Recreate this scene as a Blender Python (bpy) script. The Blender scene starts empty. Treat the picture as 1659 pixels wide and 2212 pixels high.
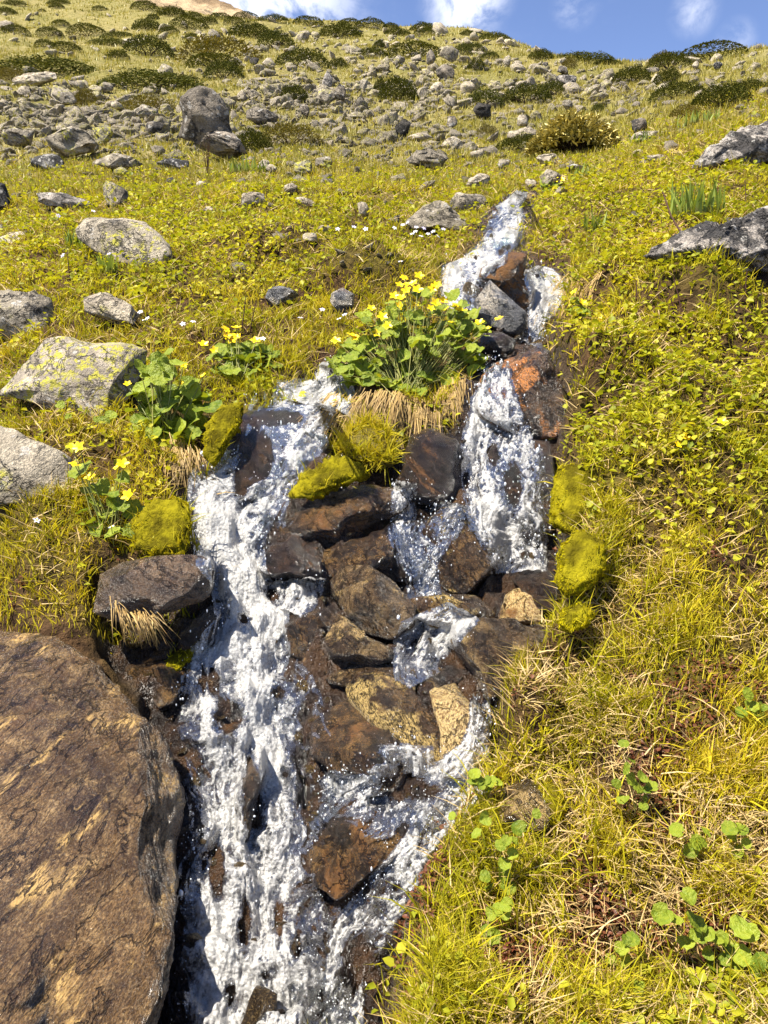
import bpy, math, random
import numpy as np
from mathutils import Vector
from mathutils.bvhtree import BVHTree

# ------------------------------------------------------------------ camera, sky, sun, exposure
S = bpy.context.scene
COL = S.collection
PITCH = math.radians(-12.0)
TV = 0.66                      # tan of half the vertical field of view
TH = TV * 0.75
EYE = 1.5
cam_d = bpy.data.cameras.new('camera')
cam = bpy.data.objects.new('camera', cam_d)
COL.objects.link(cam)
cam.location = (0, 0, EYE)
cam.rotation_euler = (math.pi / 2 + PITCH, 0, 0)
cam_d.sensor_fit = 'VERTICAL'
cam_d.angle = 2 * math.atan(TV)
cam_d.clip_start = 0.05
cam_d.clip_end = 8000
S.camera = cam

SUN_DIR = Vector((-0.44, -0.14, 0.88)).normalized()
sun_el = math.asin(SUN_DIR.z)
sun_az = math.atan2(SUN_DIR.x, SUN_DIR.y)
sun_d = bpy.data.lights.new('sun', 'SUN')
sun_d.energy = 5.0
sun_d.angle = math.radians(0.53)
sun_d.color = (1.0, 0.94, 0.83)
sun = bpy.data.objects.new('sun', sun_d)
COL.objects.link(sun)
sun.location = (-20, 0, 60)
sun.rotation_euler = (-SUN_DIR).to_track_quat('-Z', 'Y').to_euler()

S.view_settings.view_transform = 'Standard'
S.view_settings.look = 'None'
S.view_settings.exposure = 1.32
S.view_settings.gamma = 1.0
S.view_settings.use_curve_mapping = False
S.render.engine = 'CYCLES'
S.cycles.max_bounces = 4
S.cycles.diffuse_bounces = 2
S.cycles.glossy_bounces = 2
S.cycles.transmission_bounces = 3
S.cycles.transparent_max_bounces = 8
S.cycles.caustics_reflective = False
S.cycles.caustics_refractive = False
S.cycles.sample_clamp_indirect = 6.0
S.cycles.use_denoising = True
try:
    S.cycles.denoiser = 'OPENIMAGEDENOISE'
except Exception:
    pass


# ------------------------------------------------------------------ node helpers
class NT:
    def __init__(self, tree):
        self.t = tree
        self.n = tree.nodes
        self.l = tree.links

    def add(self, typ, **kw):
        nd = self.n.new(typ)
        for k, v in kw.items():
            setattr(nd, k, v)
        return nd

    def put(self, sock, v):
        if v is None:
            return
        if isinstance(v, bpy.types.NodeSocket):
            self.l.new(v, sock)
        else:
            if isinstance(v, tuple) and len(v) == 3 and sock.type == 'RGBA':
                v = (*v, 1)
            sock.default_value = v

    def math(self, op, a, b=None, c=None, clamp=False):
        nd = self.add('ShaderNodeMath', operation=op, use_clamp=clamp)
        for i, v in enumerate((a, b, c)):
            self.put(nd.inputs[i], v)
        return nd.outputs[0]

    def mix(self, f, a, b, mode='MIX'):
        nd = self.add('ShaderNodeMix', data_type='RGBA', blend_type=mode, clamp_factor=True)
        self.put(nd.inputs[0], f)
        self.put(nd.inputs[6], a)
        self.put(nd.inputs[7], b)
        return nd.outputs[2]

    def noise(self, vec, scale, detail=4, rough=0.55, dist=0.0, typ=None):
        nd = self.add('ShaderNodeTexNoise')
        if typ:
            nd.noise_type = typ
        self.put(nd.inputs['Vector'], vec)
        nd.inputs['Scale'].default_value = scale
        nd.inputs['Detail'].default_value = detail
        nd.inputs['Roughness'].default_value = rough
        nd.inputs['Distortion'].default_value = dist
        return nd.outputs[0]

    def voro(self, vec, scale, feature='F1', out=0, rnd=1.0):
        nd = self.add('ShaderNodeTexVoronoi', feature=feature)
        self.put(nd.inputs['Vector'], vec)
        nd.inputs['Scale'].default_value = scale
        nd.inputs['Randomness'].default_value = rnd
        return nd.outputs[out]

    def ramp(self, f, lo, hi, a=0.0, b=1.0, smooth=True):
        nd = self.add('ShaderNodeMapRange')
        nd.interpolation_type = 'SMOOTHSTEP' if smooth else 'LINEAR'
        self.put(nd.inputs[0], f)
        nd.inputs[1].default_value = lo
        nd.inputs[2].default_value = hi
        nd.inputs[3].default_value = a
        nd.inputs[4].default_value = b
        return nd.outputs[0]

    def mapping(self, vec, scale=(1, 1, 1), rot=(0, 0, 0), loc=(0, 0, 0)):
        nd = self.add('ShaderNodeMapping')
        self.put(nd.inputs[0], vec)
        self.put(nd.inputs['Location'], loc)
        nd.inputs['Rotation'].default_value = rot
        nd.inputs['Scale'].default_value = scale
        return nd.outputs[0]

    def frame(self, vec, axis, k):
        """coordinates stretched or squeezed k times along an axis"""
        ax = Vector(axis).normalized()
        u = ax.orthogonal().normalized()
        w = ax.cross(u)
        cb = self.add('ShaderNodeCombineXYZ')
        for i, (d, kk) in enumerate(((u, 1.0), (w, 1.0), (ax, k))):
            dp = self.add('ShaderNodeVectorMath', operation='DOT_PRODUCT')
            self.put(dp.inputs[0], vec)
            dp.inputs[1].default_value = d * kk
            self.l.new(dp.outputs['Value'], cb.inputs[i])
        return cb.outputs[0]

    def bump(self, h, strength=0.5, dist=0.01, normal=None):
        nd = self.add('ShaderNodeBump')
        nd.inputs['Strength'].default_value = strength
        nd.inputs['Distance'].default_value = dist
        self.put(nd.inputs['Height'], h)
        if normal is not None:
            self.put(nd.inputs['Normal'], normal)
        return nd.outputs[0]

    def attr(self, name, typ='GEOMETRY', out=2):
        nd = self.add('ShaderNodeAttribute', attribute_name=name, attribute_type=typ)
        return nd.outputs[out]


def new_mat(name):
    m = bpy.data.materials.new(name)
    m.use_nodes = True
    m.node_tree.nodes.clear()
    nt = NT(m.node_tree)
    out = nt.add('ShaderNodeOutputMaterial')
    return m, nt, out


def principled(nt, out, color, rough=0.7, spec=0.3, normal=None, coat=None, link=True):
    b = nt.add('ShaderNodeBsdfPrincipled')
    nt.put(b.inputs['Base Color'], color)
    nt.put(b.inputs['Roughness'], rough)
    nt.put(b.inputs['Specular IOR Level'], spec)
    if normal is not None:
        nt.put(b.inputs['Normal'], normal)
    if coat is not None:
        nt.put(b.inputs['Coat Weight'], coat)
        b.inputs['Coat Roughness'].default_value = 0.08
    if link:
        nt.l.new(b.outputs[0], out.inputs[0])
    return b


# ------------------------------------------------------------------ world sky with thin clouds
W = bpy.data.worlds.new('World')
S.world = W
W.use_nodes = True
W.node_tree.nodes.clear()
wn = NT(W.node_tree)
wout = wn.add('ShaderNodeOutputWorld')
sky = wn.add('ShaderNodeTexSky', sky_type='NISHITA')
sky.sun_disc = False
sky.sun_elevation = sun_el
sky.sun_rotation = sun_az
sky.altitude = 3200
sky.air_density = 1.0
sky.dust_density = 0.3
sky.ozone_density = 1.0
wtc = wn.add('ShaderNodeTexCoord')
gdir = wtc.outputs['Generated']
wv = wn.mapping(gdir, scale=(1.0, 1.0, 2.2), loc=(0.35, 0.1, 0.42))
cl1 = wn.noise(wv, 5.5, 6, 0.62, 0.6)
cl2 = wn.noise(wn.mapping(gdir, scale=(3.0, 1.0, 1.2), rot=(0, 0.5, 0.3)), 7.0, 5, 0.65, 1.2)
cmask = wn.math('MULTIPLY', wn.ramp(cl1, 0.56, 0.74), wn.ramp(cl2, 0.3, 0.62))


def cloud_blob(px, py, rad, stren):
    X = (px - 829.5) / 829.5 * TH
    Y = (1106 - py) / 1106 * TV
    d = Vector((X, math.cos(PITCH) - Y * math.sin(PITCH), math.sin(PITCH) + Y * math.cos(PITCH))).normalized()
    dp = wn.add('ShaderNodeVectorMath', operation='DISTANCE')
    wn.put(dp.inputs[0], gdir)
    dp.inputs[1].default_value = d
    f = wn.ramp(dp.outputs['Value'], rad, 0.0, 0.0, stren)
    return f


puff = wn.noise(wn.mapping(gdir, scale=(1, 1, 1.3)), 17.0, 6, 0.62, 0.3)
blobs = None
for (px, py, rad, st) in ((590, -40, 0.13, 1.0), (640, 0, 0.055, .8), (1000, 5, 0.055, 1.0), (1010, -30, .06, 1.1), (1500, 25, 0.03, .45),
                          (1240, 10, 0.03, .3), (1590, 85, 0.025, .3)):
    f = cloud_blob(px, py, rad, st)
    blobs = f if blobs is None else wn.math('MAXIMUM', blobs, f)
bm_ = wn.math('MULTIPLY', blobs, wn.ramp(puff, 0.36, 0.62), clamp=True)
cm = wn.math('ADD', wn.math('MULTIPLY', cmask, 0.05), bm_, clamp=True)
skyc = wn.mix(1.0, sky.outputs[0], (1.14, 1.10, 1.24), 'MULTIPLY')
cloudc = wn.mix(wn.math('MULTIPLY', cm, 0.88), skyc, (9.6, 9.7, 10.2))
wbg = wn.add('ShaderNodeBackground')
wn.put(wbg.inputs[0], cloudc)
wbg.inputs[1].default_value = 0.072
wn.l.new(wbg.outputs[0], wout.inputs[0])


# ------------------------------------------------------------------ numpy noise
_rs = np.random.RandomState(7)
_perm = _rs.permutation(256)
_perm = np.concatenate([_perm, _perm, _perm]).astype(np.int64)
_g3 = _rs.normal(size=(256, 3))
_g3 /= np.linalg.norm(_g3, axis=1)[:, None]


def perlin(x, y, z=None):
    x = np.asarray(x, float)
    y = np.asarray(y, float)
    z = np.zeros_like(x) + 0.37 if z is None else np.asarray(z, float)
    xi = np.floor(x).astype(np.int64)
    yi = np.floor(y).astype(np.int64)
    zi = np.floor(z).astype(np.int64)
    xf, yf, zf = x - xi, y - yi, z - zi
    xi &= 255
    yi &= 255
    zi &= 255
    u = xf * xf * xf * (xf * (xf * 6 - 15) + 10)
    v = yf * yf * yf * (yf * (yf * 6 - 15) + 10)
    w = zf * zf * zf * (zf * (zf * 6 - 15) + 10)

    def g(dx, dy, dz):
        h = _perm[_perm[_perm[xi + dx] + yi + dy] + zi + dz]
        gg = _g3[h]
        return gg[..., 0] * (xf - dx) + gg[..., 1] * (yf - dy) + gg[..., 2] * (zf - dz)
    x00 = g(0, 0, 0) * (1 - u) + g(1, 0, 0) * u
    x10 = g(0, 1, 0) * (1 - u) + g(1, 1, 0) * u
    x01 = g(0, 0, 1) * (1 - u) + g(1, 0, 1) * u
    x11 = g(0, 1, 1) * (1 - u) + g(1, 1, 1) * u
    return ((x00 * (1 - v) + x10 * v) * (1 - w) + (x01 * (1 - v) + x11 * v) * w) * 1.6


def fbm(x, y, z=None, o=4, lac=2.03, gain=0.5):
    x = np.asarray(x, float)
    y = np.asarray(y, float)
    z = np.zeros_like(x) if z is None else np.asarray(z, float)
    s = 0.0
    a = 1.0
    f = 1.0
    for i in range(o):
        s = s + a * perlin(x * f + 13.1 * i, y * f + 7.7 * i, z * f + 3.3 * i)
        a *= gain
        f *= lac
    return s


def sstep(x, a, b):
    t = np.clip((x - a) / (b - a), 0, 1)
    return t * t * (3 - 2 * t)


# ------------------------------------------------------------------ photo pixel (1659 x 2212 grid) -> ray
cp_, sp_ = math.cos(PITCH), math.sin(PITCH)


def ray(px, py):
    X = (np.asarray(px, float) - 829.5) / 829.5 * TH
    Y = (1106.0 - np.asarray(py, float)) / 1106.0 * TV
    return X, cp_ - Y * sp_, sp_ + Y * cp_          # forward depth 1


def ray_a(px, py):
    X, Y, Z = ray(px, py)
    return X / Y, Z / Y                             # x/y and rise/y


# ------------------------------------------------------------------ ground: rise per metre of distance, fitted to points on the ground
def column(px, rows):
    r = np.array(rows, float)
    a, e = ray_a(np.full(len(r), px), r[:, 0])
    return np.stack([a, np.log(r[:, 1]), e], 1)


bank_cols = [
    (80, [(2212, 1.1), (1900, 1.28), (1600, 1.47), (1380, 1.6), (1200, 1.73), (1100, 1.92), (1000, 2.15), (900, 2.45), (800, 2.8), (700, 3.25),
          (600, 4.0), (500, 5.2), (420, 6.9), (350, 10.5), (300, 14.5), (240, 21), (180, 33), (120, 54), (60, 92), (20, 140), (-14, 175)]),
    (450, [(1900, 1.25), (1400, 1.62), (1200, 1.78), (1090, 1.98), (1000, 2.2), (850, 2.62), (740, 3.05), (640, 3.65), (560, 4.4), (480, 5.5), (420, 7),
           (350, 10.2), (300, 14), (240, 20), (180, 31), (120, 52), (70, 88), (42, 150)]),
    (800, [(2212, .86), (850, 2.55), (760, 2.95), (700, 3.3), (620, 3.85), (560, 4.4), (500, 5.1), (430, 6.5), (370, 9), (320, 12.5), (260, 18),
           (200, 28), (130, 50), (85, 90), (58, 140)]),
    (1010, [(700, 3.2), (560, 4.3), (480, 5.2), (420, 6.6), (360, 9.2), (300, 13.5), (240, 20), (180, 32), (120, 60), (72, 120)]),
    (1200, [(1300, 1.68), (1100, 1.95), (900, 2.3), (760, 2.7), (650, 3.3), (560, 4.1), (480, 5), (410, 6.3), (350, 9.2), (300, 13.5), (240, 20.5),
            (190, 31), (150, 50), (126, 76)]),
    (1400, [(2212, .9), (1900, 1.08), (1600, 1.3), (1350, 1.55), (1100, 1.85), (900, 2.2), (750, 2.6), (600, 3.3), (500, 4.0), (400, 5.2), (330, 7),
            (280, 10), (220, 18), (170, 36), (134, 70)]),
    (1620, [(2212, .9), (1900, 1.06), (1600, 1.28), (1350, 1.52), (1100, 1.82), (900, 2.15), (750, 2.5), (620, 2.95), (500, 3.6), (400, 4.5),
            (300, 6.2), (220, 8.6), (192, 11), (165, 20), (135, 38), (112, 58)]),
]
bank_pts = np.concatenate([column(*c) for c in bank_cols])
bed_rows = []
for px in (330, 550, 720):
    bed_rows.append(column(px, [(2212, 1.0), (1900, 1.2), (1600, 1.43), (1400, 1.64), (1250, 1.85), (1090, 2.07)]))
for px in (520, 650):
    bed_rows.append(column(px, [(990, 2.2), (890, 2.36), (860, 2.56), (800, 2.85)]))
bed_rows.append(column(850, [(2212, .98), (1600, 1.42), (1400, 1.66), (1290, 1.85), (1180, 2.1), (1060, 2.3), (960, 2.45)]))
for px in (1000, 1150):
    bed_rows.append(column(px, [(1600, 1.42), (1500, 1.54), (1400, 1.68), (1300, 1.86), (1180, 2.06), (1000, 2.3), (820, 2.54), (760, 2.82), (720, 3.12),
                                (650, 3.52), (600, 3.92), (560, 4.27), (480, 4.92), (430, 5.75), (400, 6.7)]))
bed_pts = np.concatenate(bed_rows)


class TPS:
    def __init__(self, pts, sa=2.2, smooth=1e-3):
        self.sa = sa
        P = np.stack([pts[:, 0] * sa, pts[:, 1]], 1)
        n = len(P)
        d = np.linalg.norm(P[:, None] - P[None], axis=2)
        A = np.zeros((n + 3, n + 3))
        A[:n, :n] = d + np.eye(n) * smooth * -1
        A[:n, n] = 1
        A[:n, n + 1:] = P
        A[n, :n] = 1
        A[n + 1:, :n] = P.T
        self.P = P
        self.w = np.linalg.solve(A, np.concatenate([pts[:, 2], np.zeros(3)]))

    def __call__(self, a, L):
        sh = np.shape(a)
        a = np.ravel(a) * self.sa
        L = np.ravel(L)
        o = np.empty(len(a))
        n = len(self.P)
        for i in range(0, len(a), 40000):
            q = np.stack([a[i:i + 40000], L[i:i + 40000]], 1)
            d = np.sqrt(((q[:, None] - self.P[None]) ** 2).sum(2))
            o[i:i + 40000] = d @ self.w[:n] + self.w[n] + q @ self.w[n + 1:]
        return o.reshape(sh)


bank_f = TPS(bank_pts, smooth=0.02)
bed_f = TPS(bed_pts, smooth=0.01)

# crest of the hill: where the ground tops out, by direction
crest_px = np.array([-400, 80, 270, 350, 450, 590, 725, 830, 940, 1010, 1090, 1150, 1200, 1300, 1400, 1500, 1659, 2000], float)
crest_y = np.array([180, 178, 165, 160, 152, 148, 142, 138, 130, 120, 104, 88, 78, 74, 70, 64, 56, 50], float)
crest_a = ray_a(crest_px, np.full(len(crest_px), 60.0))[0]
crest_row = np.array([-40, -20, 2, 22, 40, 41, 52, 56, 62, 70, 88, 110, 124, 131, 136, 126, 112, 100], float)
crest_e = ray_a(crest_px, crest_row)[1]

ga = np.concatenate([np.arange(-1.4, -0.74, 0.02), np.arange(-0.74, 0.74, 0.0045), np.arange(0.74, 1.41, 0.02)])
gL = np.concatenate([np.arange(math.log(0.42), math.log(0.8), 0.03), np.arange(math.log(0.8), math.log(7), 0.008),
                     np.arange(math.log(7), math.log(230), 0.015), np.arange(math.log(230), math.log(900), 0.05)])
GA, GL = np.meshgrid(ga, gL, indexing='ij')
GY = np.exp(GL)


def poly_sdf(px, py, poly):
    """signed distance, negative inside"""
    d = np.full(px.shape, 1e9)
    ins = np.zeros(px.shape, bool)
    n = len(poly)
    for i in range(n):
        x0, y0 = poly[i]
        x1, y1 = poly[(i + 1) % n]
        ex, ey = x1 - x0, y1 - y0
        wx, wy = px - x0, py - y0
        t = np.clip((wx * ex + wy * ey) / (ex * ex + ey * ey + 1e-12), 0, 1)
        d = np.minimum(d, (wx - ex * t) ** 2 + (wy - ey * t) ** 2)
        c = ((y0 <= py) != (y1 <= py)) & (px < ex * (py - y0) / (ey + 1e-12 * (ey == 0)) + x0)
        ins ^= c
    return np.sqrt(d) * np.where(ins, -1, 1)


# ground before the stream was cut into it
aC = np.clip(GA, -0.66, 0.66)
LC = np.clip(GL, math.log(0.85), math.log(175))
E_bank = bank_f(aC, LC)
Z_bank = E_bank * GY
near = GY < 0.85
Z_bank = np.where(near, E_bank * 0.85 - (0.85 - GY) * 0.55, Z_bank)
# crest
cY = np.interp(GA, crest_a, crest_y)
cE = np.interp(GA, crest_a, crest_e)
far_w = sstep(np.log(GY / cY), -0.7, 0.0)
e_mix = np.where(GY < cY, Z_bank / GY * (1 - far_w) + cE * far_w, cE - 0.10 * np.log(np.maximum(GY / cY, 1)) - 0.08 * np.log(np.maximum(GY / cY, 1)) ** 2)
Z_bank = np.where(GL > math.log(20), e_mix * GY, Z_bank)

def march(Egrid, a, e):
    """first grid distance at which the ground rises to the ray; returns y"""
    a = np.atleast_1d(np.asarray(a, float))
    e = np.atleast_1d(np.asarray(e, float))
    fi = np.interp(a, ga, np.arange(len(ga)))
    i0 = np.clip(np.floor(fi).astype(int), 0, len(ga) - 2)
    ft = fi - i0
    out = np.empty(len(a))
    for k in range(0, len(a), 4000):
        sl = slice(k, k + 4000)
        prof = Egrid[i0[sl]] * (1 - ft[sl])[:, None] + Egrid[i0[sl] + 1] * ft[sl][:, None]
        ok = prof >= e[sl][:, None]
        ok[:, 0] = False
        j = ok.argmax(1)
        none = ~ok.any(1)
        j = np.where(j == 0, 1, j)
        r = np.arange(len(j))
        p0, p1 = prof[r, j - 1], prof[r, j]
        t = np.clip((e[sl] - p0) / (p1 - p0 + 1e-12), 0, 1)
        L = gL[j - 1] + (gL[j] - gL[j - 1]) * t
        y = np.exp(L)
        y[none] = np.nan
        out[sl] = y
    return out


E_bed = bed_f(np.clip(GA, -0.4, 0.4), np.clip(GL, math.log(0.9), math.log(7)))
Z_bed = E_bed * GY


def bed_hit(px, py):
    a, e = ray_a(px, py)
    y = march(E_bed, a, e)
    return np.atleast_1d(a), np.log(y)


chan_px = [(675, 795), (655, 850), (590, 868), (530, 905), (480, 970), (445, 1055), (405, 1082), (408, 1160), (445, 1205), (455, 1290), (300, 1340), (240, 1350),
           (240, 1430), (290, 1480), (345, 1570), (395, 1670), (390, 1760), (370, 1900), (350, 2050), (320, 2170), (280, 2350), (850, 2350), (835, 2150),
           (850, 2050), (880, 1950), (905, 1880), (950, 1800), (965, 1765), (1045, 1690), (1062, 1600), (1050, 1520), (1070, 1505), (1140, 1450), (1205, 1370),
           (1212, 1330), (1205, 1240), (1195, 1100), (1190, 1000), (1205, 930), (1230, 895), (1200, 800), (1180, 730), (1225, 650), (1190, 600), (1142, 575),
           (1132, 520), (1150, 440), (1165, 412), (1105, 412), (1050, 460), (1030, 540), (965, 588), (945, 640), (1005, 700), (1028, 740), (1010, 800),
           (985, 860), (955, 930), (870, 945), (800, 905), (725, 885), (765, 868), (757, 840), (738, 792)]
ca, cL = bed_hit([p[0] for p in chan_px], [p[1] for p in chan_px])
chan_poly = [(float(x), float(y)) for x, y in zip(ca, cL)]
cand = (np.abs(GA) < 0.5) & (GL > math.log(0.8)) & (GL < math.log(9))
SD = np.full(GA.shape, 9.0)
SD[cand] = poly_sdf(GA[cand], GL[cand], chan_poly) * GY[cand]
GX = GA * GY

# relief: hummocks on the banks, blocks in the bed
edge_n = fbm(GX * 9, GY * 9, o=3) * 0.018
chan = 1 - sstep(SD + edge_n, -0.005, 0.055)
hum = (fbm(GX * 3.3, GY * 3.3, o=4) * 0.035 * sstep(GY, .6, 2.0) + fbm(GX * 11, GY * 11, o=3) * 0.012)
hum = hum + fbm(GX * 0.7 + 5, GY * 0.7, o=3) * 0.09 * sstep(GY, 3, 8)
hum = hum + fbm(GX * 0.16 + 9, GY * 0.16, o=4) * 0.55 * sstep(GY, 9, 40) + fbm(GX * 0.045, GY * 0.045 + 3, o=3) * 1.5 * sstep(GY, 35, 90)
hum = hum * np.where(GL > math.log(20), 1 - 0.5 * far_w, 1)
cn_near = fbm(GX * 8.5 + 2, GY * 8.5, o=2)
hum = hum + cn_near * 0.020 * (1 - sstep(GY, 4, 8)) * sstep(GY, .9, 1.3)


def hummock(px, py, rpx, hgt, sq=1.0):
    """a rounded tussock of the ground itself"""
    a, e = ray_a(px, py)
    y = march(Z_bank / GY, a, e)[0]
    x = float(a) * y
    r = rpx * y * TV / 1106
    return hgt * np.exp(-(((GX - x) / r) ** 2 + ((GY - y) / (r * sq)) ** 2) ** 1.5)


HUMMOCKS = [(790, 610, 110, .17, .8), (1290, 800, 95, .10, .9), (1150, 1560, 70, .07, 1.0), (1330, 620, 90, .10, 1.), (560, 800, 60, .05, 1.), (1420, 1000, 110, .06, 1.), (620, 540, 120, .12, 1.), (1480, 640, 100, .1, 1.)]
for hm in HUMMOCKS:
    hum = hum + hummock(*hm)
lip = np.exp(-((SD - 0.06) / 0.05) ** 2) * 0.02                       # turf lip along the stream
bx, by = GX * 7 + fbm(GX * 3, GY * 3) * .8, GY * 7
blocks = np.abs(fbm(bx, by, o=4)) * 0.085 + np.round(fbm(GX * 6 + 3, GY * 6, o=2) * 3) / 3 * 0.02 + fbm(GX * 22, GY * 22, o=3) * 0.010 - 0.012
Z = (Z_bank + hum + lip) * (1 - chan) + (Z_bed + blocks - 0.03) * chan
EG = Z / GY


def ground_hit(px, py):
    """world point on the ground seen at a photo pixel"""
    a, e = ray_a(px, py)
    y = march(EG, a, e)
    a = np.atleast_1d(a)
    return np.stack([a * y, y, e * y + EYE], -1)


def gh(px, py):
    p = ground_hit([px], [py])[0]
    if not np.isfinite(p[1]):
        p = ground_hit([px], [py + 12])[0]
    return p


def ground_z(x, y):
    a = np.atleast_1d(x) / np.atleast_1d(y)
    L = np.log(np.atleast_1d(y))
    fi = np.clip(np.interp(a, ga, np.arange(len(ga))), 0, len(ga) - 1.001)
    fj = np.clip(np.interp(L, gL, np.arange(len(gL))), 0, len(gL) - 1.001)
    i, j = fi.astype(int), fj.astype(int)
    u, v = fi - i, fj - j
    return (Z[i, j] * (1 - u) * (1 - v) + Z[i + 1, j] * u * (1 - v) + Z[i, j + 1] * (1 - u) * v + Z[i + 1, j + 1] * u * v) + EYE


def grid_sample(G, a, L):
    fi = np.clip(np.interp(a, ga, np.arange(len(ga))), 0, len(ga) - 1.001)
    fj = np.clip(np.interp(L, gL, np.arange(len(gL))), 0, len(gL) - 1.001)
    i, j = fi.astype(int), fj.astype(int)
    u, v = fi - i, fj - j
    return G[i, j] * (1 - u) * (1 - v) + G[i + 1, j] * u * (1 - v) + G[i, j + 1] * (1 - u) * v + G[i + 1, j + 1] * u * v


def px_size(p):
    """metres per photo pixel at a world point"""
    d = p[1] * cp_ + (p[2] - EYE) * sp_
    return d * TV / 1106.0


def project(P):
    x, y, z = P[..., 0], P[..., 1], P[..., 2] - EYE
    d = y * cp_ + z * sp_
    up = -y * sp_ + z * cp_
    return 829.5 + x / d / TH * 829.5, 1106 - up / d / TV * 1106


# ------------------------------------------------------------------ object helpers
def make_mesh(name, V, F, mat=None, smooth=True, attrs=None):
    me = bpy.data.meshes.new(name)
    V = np.ascontiguousarray(V, np.float32)
    F = np.ascontiguousarray(F, np.int32)
    k = F.shape[1]
    me.vertices.add(len(V))
    me.vertices.foreach_set('co', V.ravel())
    me.loops.add(F.size)
    me.loops.foreach_set('vertex_index', F.ravel())
    me.polygons.add(len(F))
    me.polygons.foreach_set('loop_start', np.arange(0, F.size, k, dtype=np.int32))
    me.polygons.foreach_set('loop_total', np.full(len(F), k, np.int32))
    if smooth:
        me.polygons.foreach_set('use_smooth', np.ones(len(F), bool))
    if attrs:
        for an, av in attrs.items():
            av = np.asarray(av, np.float32)
            if av.ndim == 1:
                at = me.attributes.new(an, 'FLOAT', 'POINT')
                at.data.foreach_set('value', av)
            else:
                at = me.attributes.new(an, 'FLOAT_VECTOR', 'POINT')
                at.data.foreach_set('vector', av.ravel())
    me.update(calc_edges=True)
    me.validate()
    if mat:
        me.materials.append(mat)
    return me


def link(name, data, parent=None, label=None, cat=None, group=None, kind=None, loc=None):
    o = bpy.data.objects.new(name, data)
    COL.objects.link(o)
    if parent is not None:
        o.parent = parent
    if loc is not None:
        o.location = loc
    if label:
        o['label'] = label
    if cat:
        o['category'] = cat
    if group:
        o['group'] = group
    if kind:
        o['kind'] = kind
    return o


def grid_faces(n, m):
    i = np.arange(n - 1)[:, None] * m + np.arange(m - 1)[None]
    i = i.ravel()
    return np.stack([i, i + m, i + m + 1, i + 1], 1)
import bmesh

# ------------------------------------------------------------------ materials: rock, ground
def obj_coords(nt, rnd=True):
    tc = nt.add('ShaderNodeTexCoord')
    if not rnd:
        return tc.outputs['Object']
    oi = nt.add('ShaderNodeObjectInfo')
    va = nt.add('ShaderNodeVectorMath', operation='MULTIPLY_ADD')
    nt.put(va.inputs[0], oi.outputs['Random'])
    va.inputs[1].default_value = (37.0, 61.0, 23.0)
    nt.put(va.inputs[2], tc.outputs['Object'])
    return va.outputs[0]


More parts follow.
